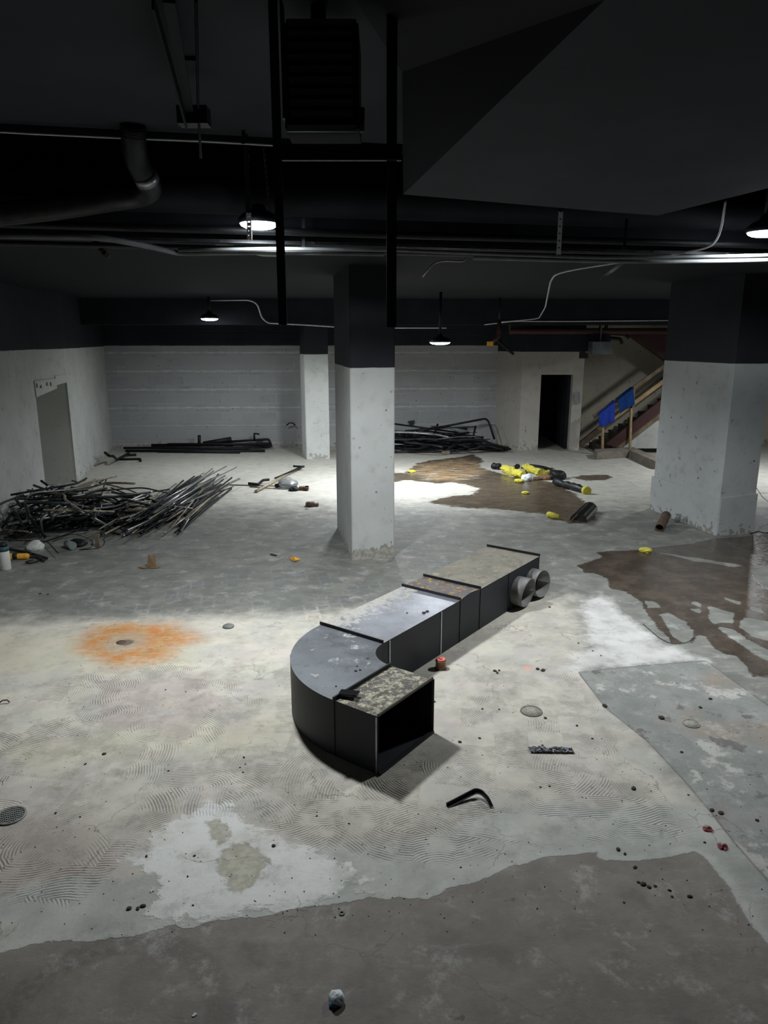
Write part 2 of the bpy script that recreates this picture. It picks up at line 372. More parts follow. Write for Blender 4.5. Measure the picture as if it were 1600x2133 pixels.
def build_floor():
    xs = np.concatenate([np.arange(-12, -6, .25), np.arange(-6, 6, .045), np.arange(6, 14.1, .2)])
    ys = np.concatenate([np.arange(-2, 2.2, .3), np.arange(2.2, 10.5, .045), np.arange(10.5, 21, .1), np.arange(21, 26.1, .4)])
    X, Y = np.meshgrid(xs, ys); nx, ny = len(xs), len(ys)
    P = np.stack([X.ravel(), Y.ravel()], 1)
    V = np.concatenate([P, np.zeros((len(P), 1))], 1)
    idx = np.arange(nx*ny).reshape(ny, nx)
    q = np.stack([idx[:-1, :-1], idx[:-1, 1:], idx[1:, 1:], idx[1:, :-1]], -1).reshape(-1, 4)
    me = bpy.data.meshes.new('floor')
    me.vertices.add(len(V)); me.vertices.foreach_set('co', V.ravel())
    me.loops.add(q.size); me.loops.foreach_set('vertex_index', q.ravel())
    me.polygons.add(len(q)); me.polygons.foreach_set('loop_start', np.arange(0, q.size, 4)); me.polygons.foreach_set('loop_total', np.full(len(q), 4))
    me.update(); me.validate()
    for k, L in REG.items():
        d = np.full(len(P), -9.0)
        for pl in L: d = np.maximum(d, sdf(P, poly(pl)))
        at = me.attributes.new(k, 'FLOAT', 'POINT'); at.data.foreach_set('value', np.clip(d, -2, 2).astype(np.float32))
    o = bpy.data.objects.new('floor', me); COL.objects.link(o); o['kind'] = 'structure'
    b = NB('stained_concrete_floor'); p = b.pos()
    n_big = b.noise(p, .6, 5); n_mid = b.noise(p, 3, 6, .6); n_fine = b.noise(p, 18, 6, .6); n_x = b.noise(p, 70, 3)
    streak = b.noise(b.mapping(p, (.9, 5, 1), (0, 0, -.2)), 3, 6, .62)
    wob = b.m2('ADD', b.m2('MULTIPLY', b.m2('SUBTRACT', n_mid, .5), .22), b.m2('MULTIPLY', b.m2('SUBTRACT', n_fine, .5), .09))
    wobs = b.m2('MULTIPLY', b.m2('SUBTRACT', streak, .5), .8)
    def mask(k, soft=.006, wb=1.0, st=0.0, off=0.0):
        v = b.m2('ADD', b.attr(k), b.m2('MULTIPLY', wob, wb))
        if st: v = b.m2('ADD', v, b.m2('MULTIPLY', wobs, st))
        return b.rng(b.m2('ADD', v, off), -soft, soft)
    # base concretes
    c = b.mix(b.rng(n_mid, .3, .7), lin((102, 103, 98)), lin((128, 128, 121)))
    c = b.mix(b.m2('MULTIPLY', b.rng(n_big, .45, .65), .5), c, lin((104, 108, 106)))
    c = b.mix(b.rng(b.noise(b.mapping(p, (1, 4, 1), (0, 0, .15)), 2.2, 7, .65), .52, .7, 0, .5), c, lin((146, 145, 137)))
    c = b.mix(b.rng(b.m2('ADD', b.sep(p)[1], b.m2('MULTIPLY', n_mid, 2)), 13.2, 15.5, 0, .75), c, b.mix(b.rng(streak, .35, .65), lin((176, 174, 164)), lin((198, 195, 184))))  # back floor lightened, painting in the pool under the far lamps
    be = b.mix(b.rng(n_mid, .3, .7), lin((168, 164, 154)), lin((196, 190, 176)))
    be = b.mix(b.rng(b.noise(p, 1.3, 5), .5, .62, 0, .55), be, lin((172, 172, 164)))
    be = b.mix(b.rng(b.noise(b.mapping(p, (1, 1, 1), (0, 0, 0), (7, 3, 0)), 1.7, 6), .53, .6, 0, .3), be, lin((186, 174, 172)))
    be = b.mix(b.rng(b.noise(b.mapping(p, (1, 1, 1), (0, 0, 0), (2, 9, 0)), 1.4, 7), .55, .6, 0, .4), be, lin((198, 196, 182)))
    c = b.mix(mask('beige', .25, 2.0), c, be)
    c = b.mix(b.m2('MULTIPLY', mask('yellowish', .16, 2), .4), c, lin((194, 188, 160)))
    c = b.mix(b.m2('MULTIPLY', mask('pink', .08, 1.5), .45), c, lin((164, 148, 144)))
    # square tile imprints
    rp = b.mapping(p, (1, 1, 1), (0, 0, -.21))
    br = b.n.new('ShaderNodeTexBrick'); b.put(br.inputs['Vector'], rp)
    br.offset = 0; br.inputs['Scale'].default_value = 1; br.inputs['Brick Width'].default_value = .15; br.inputs['Row Height'].default_value = .15
    br.inputs['Mortar Size'].default_value = .014; br.inputs['Color1'].default_value = (0,0,0,1); br.inputs['Color2'].default_value = (1,1,1,1); br.inputs['Mortar'].default_value = (0,0,0,1)
    tile = b.m2('MULTIPLY', b.m2('SUBTRACT', 1, br.outputs['Fac']), b.rng(b.m2('ADD', b.sep(br.outputs['Color'])[0], b.m2('MULTIPLY', b.m2('SUBTRACT', n_mid, .5), 3)), .5, .75))
    tm = b.m2('MULTIPLY', mask('tile_print', .22, 1.5), tile)
    c = b.mix(b.m2('MULTIPLY', tm, .68), c, lin((98, 102, 104)))
    # trowel ridges: an arc pattern re-centred in every old tile cell
    wp = b.vm('ADD', b.mapping(p, (1, 1, 1), (0, 0, .12)), b.vm('SCALE', b.noise(p, 5, 3, col=True), .03))
    cell = b.vm('FLOOR', b.vm('SCALE', wp, 1/.27))
    wn = b.n.new('ShaderNodeTexWhiteNoise'); b.put(wn.inputs['Vector'], cell)
    ctr = b.vm('ADD', b.vm('SCALE', cell, .27), b.vm('SCALE', b.vm('SUBTRACT', wn.outputs['Color'], (.5, .5, .5)), 1.9))
    dv = b.vm('MULTIPLY', b.vm('SUBTRACT', wp, ctr), (1, 1, 0))
    ln = b.n.new('ShaderNodeVectorMath'); ln.operation = 'LENGTH'; b.put(ln.inputs[0], dv)
    ridge = b.m2('SINE', b.m2('MULTIPLY', ln.outputs['Value'], 2*math.pi/.021))
    tz = b.m2('MULTIPLY', mask('trowel', .05, 1.5), b.m2('MULTIPLY', b.rng(b.noise(p, 2.4, 5), .40, .50), b.m2('MULTIPLY', b.rng(wn.outputs['Value'], .12, .2), b.rng(b.noise(p, 7, 6, .7), .36, .56))))
    c = b.mix(b.m2('MULTIPLY', b.m2('MULTIPLY', b.rng(ridge, .1, -.8), tz), .34), c, lin((92, 88, 82)))
    band = b.rng(b.m2('ADD', b.attr('dark_slab'), b.m2('MULTIPLY', wob, 1.6)), -.52, -.44)
    c = b.mix(b.m2('MULTIPLY', band, .65), c, b.mix(b.rng(n_mid, .35, .65), lin((146, 151, 145)), lin((166, 169, 163))))
    near_falloff = b.m2('MULTIPLY', b.m2('SUBTRACT', mask('trowel', .2, 2), band), b.rng(b.sep(p)[1], 4.6, 3.9))  # near trowelled floor browned and darkened, painting in the lamp falloff
    c = b.mix(b.m2('MULTIPLY', near_falloff, .35), c, lin((136, 128, 118)))
    # plaster skim and bare spots
    pm = mask('plaster', .03, 2.6, .15)
    c = b.mix(b.m2('MULTIPLY', pm, b.rng(b.noise(p, 3.2, 10, .7), .34, .56, .4, 1)), c, lin((210, 210, 205)))
    bm_ = mask('bare', .02, .8)
    c = b.mix(b.m2('MULTIPLY', bm_, .85), c, b.mix(b.rng(n_fine, .4, .6), lin((150, 146, 126)), lin((172, 168, 148))))
    c = b.mix(b.m2('MULTIPLY', b.m2('MULTIPLY', b.rng(b.m2('ABSOLUTE', b.m2('ADD', b.attr('bare'), b.m2('MULTIPLY', wob, .8))), .03, .0), b.rng(n_fine, .4, .6)), .5), c, lin((104, 100, 88)))
    wm = mask('white_patch', .09, 1.6)
    c = b.mix(b.m2('MULTIPLY', wm, .9), c, b.mix(b.rng(n_mid, .35, .65), lin((184, 183, 180)), lin((206, 205, 201))))
    gm = mask('grey_slab', .008, .25)
    g = b.mix(b.rng(n_mid, .35, .65), lin((122, 126, 121)), lin((140, 141, 137)))
    g = b.mix(b.rng(n_x, .62, .7, 0, .4), g, lin((190, 192, 190)))
    g = b.mix(b.rng(b.noise(b.mapping(p, (1, 1, 1), (0, 0, 0), (4, 1, 0)), 2.2, 10, .68), .56, .62, 0, .7), g, lin((190, 188, 180)))
    g = b.mix(b.rng(b.noise(b.mapping(p, (1, 1, 1), (0, 0, 0), (9, 5, 0)), 2.6, 7, .65), .58, .62, 0, .8), g, lin((88, 84, 80)))
    g = b.mix(b.rng(b.noise(b.mapping(p, (1, 1, 1), (0, 0, 0), (1, 15, 0)), 1.1, 5), .56, .66, 0, .5), g, lin((146, 126, 108)))
    c = b.mix(gm, c, g)
    c = b.mix(b.m2('MULTIPLY', b.rng(b.m2('ABSOLUTE', b.attr('grey_slab')), .012, .004), .55), c, lin((80, 78, 72)))
    dm = mask('dark_slab', .006, .45)
    dk = b.mix(b.rng(n_mid, .3, .7), lin((110, 104, 97)), lin((127, 122, 113)))
    dk = b.mix(b.rng(b.noise(p, 1.8, 6), .55, .68, 0, .55), dk, lin((96, 86, 80)))
    dk = b.mix(b.rng(b.noise(b.mapping(p, (1, 1, 1), (0, 0, 0), (5, 5, 0)), 5, 5), .68, .72, 0, .6), dk, lin((60, 60, 58)))
    dk = b.mix(b.rng(b.noise(b.mapping(p, (.7, 3, 1), (0, 0, .3)), 3, 7, .7), .58, .66, 0, .35), dk, lin((140, 140, 134)))
    # an old curved tyre scuff
    tc = G(215, 2160); rr = b.vm('LENGTH', b.vm('SUBTRACT', p, tuple(tc)), out=1)
    R0 = (G(420, 2010)-tc).length
    ty = b.m2('MULTIPLY', b.rng(b.m2('ABSOLUTE', b.m2('SUBTRACT', rr, R0)), .09, .05), b.rng(n_fine, .35, .6))
    dk = b.mix(b.m2('MULTIPLY', ty, .5), dk, lin((78, 74, 68)))
    c = b.mix(dm, c, dk)
    edge = b.rng(b.m2('ABSOLUTE', b.m2('ADD', b.m2('ADD', b.attr('dark_slab'), .03), b.m2('MULTIPLY', wob, .45))), .05, .0)
    c = b.mix(b.m2('MULTIPLY', edge, .25), c, lin((190, 192, 188)))
    # rust bloom
    rm = mask('rust', .17, 1.6, .35)
    rc = b.mix(b.rng(b.noise(p, 5, 8, .7), .42, .62), lin((184, 120, 56)), lin((178, 144, 96)))
    ctr_r = G(262, 1338); rd = b.vm('LENGTH', b.vm('SUBTRACT', p, tuple(ctr_r)), out=1)
    rc = b.mix(b.rng(b.m2('ADD', rd, b.m2('MULTIPLY', wob, 1.2)), .36, .12, 0, .8), rc, lin((160, 146, 124)))
    c = b.mix(b.m2('MULTIPLY', rm, b.rng(b.noise(b.mapping(p, (1, 2.5, 1)), 9, 9, .75), .32, .56, .6, 1)), c, rc)
    c = b.mix(b.m2('MULTIPLY', b.rng(b.m2('ADD', rd, b.m2('MULTIPLY', wob, .6)), .10, .06), .8), c, lin((78, 74, 66)))
    # pink survey paint
    for (px, py, r_) in ((1098, 1391, .035),):
        q = G(px, py); e = b.vm('LENGTH', b.vm('SUBTRACT', p, tuple(q)), out=1)
        c = b.mix(b.m2('MULTIPLY', b.rng(b.m2('ADD', e, b.m2('MULTIPLY', wob, .3)), r_+.01, r_-.01), .75), c, lin((235, 150, 135)))
    # standing water
    wr = b.m2('MULTIPLY', mask('wet_right', .012, .7, .12), b.m2('SUBTRACT', 1, mask('dry_islands', .012, .5, .05)))
    thin = b.rng(b.noise(b.mapping(p, (1, 5, 1), (0, 0, -.5)), 2.2, 6, .65), .6, .64)
    farx = b.rng(b.vm('DOT_PRODUCT', p, (.8, -.6, 0), 1), -1.4, -.2)
    wr = b.m2('MULTIPLY', wr, b.m2('SUBTRACT', 1, b.m2('MULTIPLY', thin, farx)))
    wb = b.m2('MULTIPLY', mask('wet_back', .02, 1.1, .55), b.m2('SUBTRACT', 1, b.m2('MULTIPLY', b.rng(b.noise(b.mapping(p, (1, 2.6, 1), (0, 0, .1), (4, 4, 0)), 2.0, 8, .68), .56, .6), b.rng(b.attr('rusty_back'), -.5, .1, .15, .8))))
    wcol = b.mix(b.rng(n_mid, .4, .65), lin((66, 58, 51)), lin((84, 74, 65)))
    wcolb = b.mix(b.rng(streak, .4, .6), lin((94, 82, 66)), lin((70, 62, 53)))
    wcolb = b.mix(mask('rusty_back', .25, 2), wcolb, b.mix(b.rng(streak, .4, .6), lin((168, 142, 108)), lin((104, 88, 68))))
    c = b.mix(b.m2('MULTIPLY', wr, .92), c, wcol)
    c = b.mix(b.m2('MULTIPLY', wb, .92), c, wcolb)
    # stray damp streaks further back
    x = b.sep(p)
    ds = b.m2('MULTIPLY', b.rng(b.noise(b.mapping(p, (.8, 3.2, 1), (0, 0, .1), (3, 0, 0)), 1.6, 6, .6), .64, .67), b.m2('MULTIPLY', b.rng(x[1], 9.6, 10.4), b.rng(x[0], .8, 2.2)))
    c = b.mix(b.m2('MULTIPLY', ds, .55), c, lin((84, 78, 70)))
    # grit, cracks, specks
    sp = b.rng(b.vor(p, 26), .09, .05, 0, 1)
    sp = b.m2('MULTIPLY', sp, b.rng(b.noise(p, 2, 3), .52, .6))
    c = b.mix(b.m2('MULTIPLY', sp, .6), c, lin((70, 66, 60)))
    cr = b.rng(b.vor(b.vm('ADD', p, b.vm('SCALE', b.noise(p, 2.5, 6, col=True), .5)), .9, 'Distance', 'DISTANCE_TO_EDGE'), .006, .002)
    c = b.mix(b.m2('MULTIPLY', b.m2('MULTIPLY', cr, b.rng(n_mid, .45, .6)), .45), c, lin((86, 82, 76)))
    sc = b.rng(b.noise(b.mapping(p, (1, 9, 1), (0, 0, .12)), 5, 5, .7), .64, .7, 0, .35)
    c = b.mix(sc, c, lin((110, 106, 98)))
    gr = b.noise(p, 4.5, 12, .78)
    c = b.mix(b.rng(gr, .50, .66, 0, .38), c, lin((104, 101, 94)))
    c = b.mix(b.rng(b.noise(b.mapping(p, (1, 1, 1), (0, 0, 0), (8, 2, 0)), 3.2, 12, .76), .52, .66, 0, .35), c, lin((196, 196, 192)))
    wetmix = b.m2('MAXIMUM', wr, wb); wetc = b.mix(wb, wcol, wcolb)
    c = b.mix(b.m2('MULTIPLY', wetmix, .85), c, wetc)
    sm_ = b.m2('MULTIPLY', gm, b.rng(b.noise(b.mapping(p, (1, 1, 1), (0, 0, .6), (2, 7, 0)), 4, 10, .75), .58, .66, 0, .6))
    c = b.mix(sm_, c, lin((74, 76, 78)))
    wet = b.m2('MAXIMUM', wr, wb)
    rough = b.m2('SUBTRACT', b.rng(n_fine, .2, .8, .78, .6), b.m2('MULTIPLY', wet, .46))
    h = b.m2('ADD', b.m2('MULTIPLY', n_fine, .6), b.m2('MULTIPLY', n_x, .25))
    h = b.m2('ADD', h, b.m2('MULTIPLY', b.m2('MULTIPLY', ridge, tz), .7))
    h = b.m2('ADD', h, b.m2('MULTIPLY', pm, .8)); h = b.m2('ADD', h, b.m2('MULTIPLY', dm, -.9)); h = b.m2('ADD', h, b.m2('MULTIPLY', b.m2('MULTIPLY', bm_, n_fine), -.8))
    h = b.m2('MULTIPLY', h, b.m2('SUBTRACT', 1, b.m2('MULTIPLY', wet, .96)))
    b.bump(h, .55, .008)
    me.materials.append(b.out(c, rough, 0, .35))
build_floor()

# ------------------------------------------------------------------ room shell
SL = .2                                             # the building grid is turned a little to the view
ZC, ZL = 4.8, 4.05
def yb(x, y0=7.6): return y0+SL*(x+1.14)
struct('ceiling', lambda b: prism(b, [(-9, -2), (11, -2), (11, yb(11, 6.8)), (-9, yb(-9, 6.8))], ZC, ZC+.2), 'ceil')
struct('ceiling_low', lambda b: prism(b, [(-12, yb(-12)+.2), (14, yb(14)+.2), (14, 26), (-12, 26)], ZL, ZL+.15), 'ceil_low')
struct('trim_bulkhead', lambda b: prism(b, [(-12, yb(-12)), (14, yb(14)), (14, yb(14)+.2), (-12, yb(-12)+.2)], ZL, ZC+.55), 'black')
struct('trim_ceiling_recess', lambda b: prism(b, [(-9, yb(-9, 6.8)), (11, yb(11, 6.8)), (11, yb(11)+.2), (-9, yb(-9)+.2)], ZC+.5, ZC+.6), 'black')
def far_beam(b):
    prism(b, [(-7.3, 17.85), (12, 18.6), (12, 19.0), (-7.3, 18.25)], 3.44, ZL)
struct('trim_beam', far_beam, 'black')

# left wall with its deep doorway
wl0 = Vector((-4.0, -.67)); wdir = Vector((-1.75, 9.77)).normalized(); wn_ = Vector((-wdir.y, wdir.x))   # wn_ points away from the room
def WL(y, off=0):
    t = (y-11.0)/9.77
    p = Vector((-6.14-1.75*t, y)); return (p+wn_*off)
T = 1.1
NA, NB_ = WL(-2), Vector((-6.90, 14.4)); FA = Vector((-6.84, 15.75)); FB = WL(21.2)
def wall_left(b):
    prism(b, [NA, NB_, NB_+wn_*.35, NA+wn_*.35], 0, ZC)
    prism(b, [FA, FB, FB+wn_*.35, FA+wn_*.35], 0, ZC)
    prism(b, [NB_, FA, FA+wn_*.35, NB_+wn_*.35], 2.22, ZC)
struct('wall_left', wall_left, 'wall_w')
def reveal(b):
    a = FA+wn_*.02; c = Vector((-7.75, 14.95))
    prism(b, [a, c, c+Vector((-.1, .25)), a+Vector((-.1, .25))], 0, 2.8)
    a = NB_+wn_*.35; c = NB_+wn_*2.2
    prism(b, [a, c, c-wdir*.2, a-wdir*.2], 0, 2.8)
    prism(b, [WL(14.1, 2.4), WL(15.9, 2.4), WL(15.9, 2.6), WL(14.1, 2.6)], 0, 2.8)
    prism(b, [WL(14.3, .35), WL(15.72, .35), WL(15.72, 2.2), WL(14.3, 2.2)], 2.7, 2.8)
struct('wall_left_recess', reveal, 'reveal')
def lintel(b):
    d = FA-NB_; m_ = NB_+d*.62; o = -wn_*.03
    prism(b, [NB_-d*.02+o, m_+o, m_+wn_*.3, NB_-d*.02+wn_*.3], [1.98, 2.10, 2.10, 1.98], 2.30)
    prism(b, [m_+o*.5, FA+o*.5, FA+wn_*.1, m_+wn_*.1], [2.16, 2.2, 2.2, 2.16], 2.36)
struct('trim_doorway_lintel', lintel, 'wall_w')
def chips(b):
    for y, z, s in ((14.45, 2.2, .07), (14.6, 2.17, .05), (14.85, 2.22, .06), (15.0, 2.2, .045)):
        q = NB_+(FA-NB_)*((y-14.4)/1.35)-wn_*.034
        v = [Vector((q.x, q.y, z))+Vector((wdir.x, wdir.y, 0))*math.cos(a)*s*random.uniform(.6, 1.3)+Vector((0, 0, 1))*math.sin(a)*s*random.uniform(.5, 1.2) for a in np.linspace(0, 6.28, 8)[:-1]]
        slab(b, v, (wn_.x*.006, wn_.y*.006, 0))
struct('trim_lintel_chips', chips, 'concrete')

B0, B1 = Vector((-7.84, 20.77)), Vector((3.31, 21.45))
bd = (B1-B0).normalized(); bn = Vector((-bd.y, bd.x))
struct('wall_back', lambda b: prism(b, [B0-bd*.4, B1+bd*.4, B1+bd*.4+bn*.3, B0-bd*.4+bn*.3], 0, ZL), 'wall_block')
# right hand block with the dark doorway
D0 = Vector((3.85, 20.45)); 
def wall_door(b):
    prism(b, [B1, D0, D0+Vector((.25, .1)), B1+Vector((.3, .1))], 0, ZL)                      # angled return
    prism(b, [(3.85, 20.45), (4.40, 20.47), (4.40, 20.72), (4.0, 20.72)], 0, ZL)
    prism(b, [(4.40, 20.47), (5.30, 20.50), (5.30, 20.75), (4.40, 20.72)], 2.13, ZL)
    prism(b, [(5.30, 20.50), (5.56, 20.40), (5.62, 22.6), (5.36, 22.6)], 0, ZL)
struct('wall_doorway', wall_door, 'wall_door')
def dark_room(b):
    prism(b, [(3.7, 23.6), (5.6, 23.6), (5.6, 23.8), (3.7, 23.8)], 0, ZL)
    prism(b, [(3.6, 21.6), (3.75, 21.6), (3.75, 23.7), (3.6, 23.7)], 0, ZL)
    prism(b, [(5.22, 20.76), (5.34, 20.76), (5.34, 23.7), (5.22, 23.7)], 0, ZL)  # dark liner added so the pilaster's inner face reads as shade
struct('wall_dark_room', dark_room, 'room_shade')
struct('wall_stair', lambda b: prism(b, [(5.56, 21.5), (13, 21.9), (13, 22.2), (5.56, 21.8)], 0, ZL), 'wall_stair')
struct('wall_right', lambda b: prism(b, [(13, -2), (13.3, -2), (13.3, 23), (13, 23)], 0, ZC), 'wall_w')
struct('wall_near', lambda b: prism(b, [(-9, -2.3), (13, -2.3), (13, -2), (-9, -2)], 0, ZC+.5), 'black')

# ------------------------------------------------------------------ columns
def column(name, label, pts, mat, zt, ragged=None):
    bm = bmesh.new(); prism(bm, pts, 0, zt)
    bmesh.ops.bevel(bm, geom=[e for e in bm.edges if abs((e.verts[0].co-e.verts[1].co).z) > 1], offset=.012, segments=2, affect='EDGES')
    o = link(name, bm, mat, None, False, 'structure'); return o
column('trim_column', '', [(-.46, 9.93), (.15, 10.10), (-.18, 11.92), (-.79, 11.75)], 'wall_col', ZL)
column('trim_column_rear', '', [(-2.05, 18.88), (-1.44, 18.98), (-1.62, 19.75), (-2.24, 19.6)], 'wall_col', ZL)
def rcol(b):
    prism(b, [(5.40, 11.29), (6.04, 11.44), (5.70, 13.3), (5.02, 13.16)], 0, ZL)
o = struct('trim_column_right', rcol, 'wall_colr')
# plinth render bands
part_b = struct('trim_right_column_plinth', lambda b: prism(b, [(5.38, 11.262), (5.405, 11.255), (6.06, 11.41), (6.075, 11.45), (5.74, 13.34), (4.985, 13.19)], 0, [.62, .62, .66, .66, .66, .62]), 'wall_colr')
# broken plaster foot of the middle column
def foot(b):
    a = Vector((-.46, 9.93)); d = (Vector((.15, 10.10))-a); n = Vector((d.y, -d.x)).normalized()
    k = 22; z = [random.uniform(.10, .19) if i < 15 else random.uniform(.13, .22) for i in range(k+1)]
    for i in range(k):
        p, q = a+d*(i/k), a+d*((i+1)/k)
        prism(b, [p+n*.012, q+n*.012, q, p], 0, [z[i], z[i+1], z[i+1], z[i]])
M['cover_c'] = simple('worn_cover', (150, 148, 138), .9, 0, .2, 30, .2, .8)
M['foot'] = simple('broken_plaster', (158, 155, 146), .95, 0, .25, 18, .2, .9)
struct('trim_column_foot', foot, 'foot')

# ------------------------------------------------------------------ lamps
def high_bay(label, loc, watts, r=.18, chains=None, stem=None, tilt=0):
    t = thing('high_bay_light', label, 'ceiling light', loc, 0, None)
    part('housing', lambda b: lathe(b, [(0, .17), (.05, .165), (.07, .12), (r*.75, .09), (r, .045), (r, .004), (r*.92, 0), (r*.92, .02), (0, .02)], 36), 'steel_black', t, True)
    part('lens', lambda b: lathe(b, [(0, -.045), (r*.4, -.042), (r*.7, -.032), (r*.88, -.015), (r*.93, .0), (r*.9, .015), (0, .015)], 36), 'lens', t, True)
    if chains:
        for dx, dz, ex in chains:
            def f(b, dx=dx, dz=dz, ex=ex):
                n = int((dz-.12)/.045)
                for i in range(n):
                    z0 = .12+i*(dz-.12)/n; z1 = .12+(i+1)*(dz-.12)/n; x0 = dx+(ex-dx)*i/n; x1 = dx+(ex-dx)*(i+1)/n
                    if i % 2: bar(b, (x0-.008, 0, z0-.006), (x1-.008, 0, z1+.006), .004, .004); bar(b, (x0+.008, 0, z0-.006), (x1+.008, 0, z1+.006), .004, .004)
                    else: bar(b, (x0, -.008, z0-.006), (x1, -.008, z1+.006), .004, .004); bar(b, (x0, .008, z0-.006), (x1, .008, z1+.006), .004, .004)
            part('chain', f, 'pipe_galv', t)
    if stem: part('stem', lambda b: tube(b, [(0, 0, .15), (0, 0, stem)], .03, 10), 'steel_black', t)
    lamp_light(t, -.05, watts, r*.9)
    return t
LAMP1 = (-1.14, 7.0, 4.12)
high_bay('bright round pendant lamp on two chains left of the hanging black frame', LAMP1, 185, .185, chains=[(-.09, .72, -.07), (.1, .72, .06)])
high_bay('round pendant lamp cut by the right edge of the photo', (3.86, 7.75, 4.15), 165, .18, stem=.6)
high_bay('small round lamp hanging far back on the left', (-4.05, 17.3, 3.56), 50, .21, stem=.49)
high_bay('thin-looking dim lamp far back, right of the middle column', (1.18, 15.6, 3.03), 120, .23, stem=1.02)
high_bay('far lamp hidden behind the black top of the middle column', (-.42, 15.4, 3.3), 185, .2, stem=.75)
high_bay('far lamp hidden behind the black top of the right column', (8.35, 16.3, 3.4), 150, .2, stem=.65)

# ------------------------------------------------------------------ ceiling services
def pipe_run(name, label, cat, y0, z, x0, x1, r, mat, seg=14, group=None, clamps=0, sag=0):
    o = one(name, label, cat, lambda b: tube(b, [(x, yb(x, y0), z+sag*math.sin((x-x0)/(x1-x0)*9)) for x in np.linspace(x0, x1, 24)], r, seg), mat, group)
    return o
pipe_run('ventilation_duct', 'long round black duct running across under the ceiling step', 'duct', 7.38, 4.42, -5.25, 11, .17, 'black', 24)
pipe_run('black_pipe', 'straight black pipe just below the long round duct', 'pipe', 7.30, 4.10, -5.3, 11, .035, 'pipe_black')
pipe_run('black_pipe', 'thin black pipe tucked behind the front black ceiling pipe', 'pipe', 7.86, 4.0, -5.4, 11, .028, 'pipe_dark')
# channel strut with ribs
def strut(b):
    for dy in (0, .09):
        bar(b, (-5.3, yb(-5.3, 7.45+dy), 4.02), (11, yb(11, 7.45+dy), 4.02), .03, .03)
    for x in np.arange(-5.2, 11, .9): box(b, (x, yb(x, 7.5), 4.02), (.04, .14, .02))
one('cable_tray', 'narrow black cable tray under the ceiling step', 'cable tray', strut, 'pipe_dark')
y3 = 7.92
pts = [G(0, 491, 3.97), G(200, 493, 3.97), G(300, 511, 3.95), G(372, 528, 3.93), G(420, 527, 3.93), G(575, 525, 3.93), G(800, 528, 3.93)]
pipe('grey_pipe', 'black-to-grey pipe that steps down left of the brightest lamp', 'pipe', pts, .026, 'pipe_paint', fil=.2)
pts = [G(372, 521, 3.95), G(575, 518, 3.95), G(830, 521, 3.95), G(1000, 528, 3.95), G(1250, 537, 3.95), G(1400, 536, 3.95), G(1640, 531, 3.95)]
pipe('grey_pipe', 'long pale grey pipe crossing the whole low ceiling', 'pipe', pts, .018, 'pipe_paint', fil=.1)
pts = [G(985, 537, 3.92), G(1250, 544, 3.92), G(1400, 545, 3.92), G(1640, 541, 3.92)]
pipe('grey_pipe', 'pale conduit under the right half of the long grey pipe', 'pipe', pts, .022, 'pipe_paint')
pts = [G(-60, 462, 4.15), G(0, 464, 4.15), G(575, 475, 4.15)]
# white conduit along the edge of the upper ceiling
pts = [G(-80, 269, 4.72), G(0, 275, 4.72), G(70, 279, 4.72), G(240, 287, 4.72), G(420, 294, 4.72), G(575, 303, 4.72), G(640, 305, 4.72)]
pipe('white_conduit', 'thin white conduit along the edge of the upper ceiling', 'conduit', pts, .008, 'white_conduit')
struct('trim_ceiling_edge', lambda b: prism(b, [(-9, yb(-9, 6.82)), (11, yb(11, 6.82)), (11, yb(11, 6.86)), (-9, yb(-9, 6.86))], 4.74, ZC+.5), 'black')
# conduit loop of the far left lamp, down the beam face and along its foot
c0 = Z(440, 625, 17.4); 
pts = [Z(438, 626, 17.3), Z(520, 625, 17.5), Z(536, 633, 17.7), Z(545, 662, 17.9), Z(558, 673, 17.95), Z(640, 677, 17.95), Z(700, 681, 17.97), Z(760, 682, 18.0), Z(830, 683, 18.05), Z(930, 683, 18.1)]
pipe('white_conduit', 'thin white conduit from the far left lamp dropping down the beam', 'conduit', pts, .016, 'white_conduit', fil=.15)
pts = [Z(1010, 676, 18.15), Z(1070, 669, 18.15), Z(1200, 669, 18.15), Z(1300, 668, 18.2), Z(1398, 667, 18.2)]
for p in pts: p.y = 17.85+.0389*(p.x+7.3)-.015
pipe('white_conduit', 'thin white conduit along the foot of the far beam', 'conduit', pts, .013, 'white_conduit')
pts = [G(1512, 420, 4.2), G(1506, 470, 4.0), G(1500, 492, 3.9), G(1482, 514, 3.9), G(1430, 527, 3.9), G(1300, 545, 3.9), G(1160, 567, 3.9), G(1147, 585, 3.93), G(1138, 630, 3.96), G(1130, 660, 3.98)]
pts = [Vector(p) for p in pts]
# the same loop, kept close under the low ceiling
Yq = [7.6, 7.9, 8.0, 8.4, 8.8, 9.4, 10.2, 10.6]
pts = [Z(1512, 420, 7.3), Z(1500, 490, 7.7), Z(1480, 516, 8.2), Z(1400, 531, 8.4), Z(1300, 545, 8.6), Z(1160, 567, 9.0), Z(1147, 585, 9.8), Z(1136, 640, 14.5), Z(1122, 664, 17.6), Z(1040, 671, 18.1)]
pipe('loose_conduit', 'loose pale conduit swooping from the right lamp to the far beam', 'conduit', pts, .012, 'white_conduit', fil=.35)
# white sleeve cable by the bright lamp
pts = [Z(449, 508, 7.9), Z(487, 511, 7.9), Z(510, 520, 7.9), Z(540, 531, 7.9), Z(590, 532, 7.95)]
pipe('white_cable', 'thick white cable tail dangling below the brightest lamp', 'cable', fillet(pts, .2), [.016]*20 if False else .014, 'white_plastic')
pts = [Z(483, 478, 7.9), Z(480, 497, 7.9), Z(484, 508, 7.9), Z(489, 518, 7.9)]
pipe('tie_wire', 'thin wire looped round the white cable tail', 'wire', pts, .003, 'white_plastic')
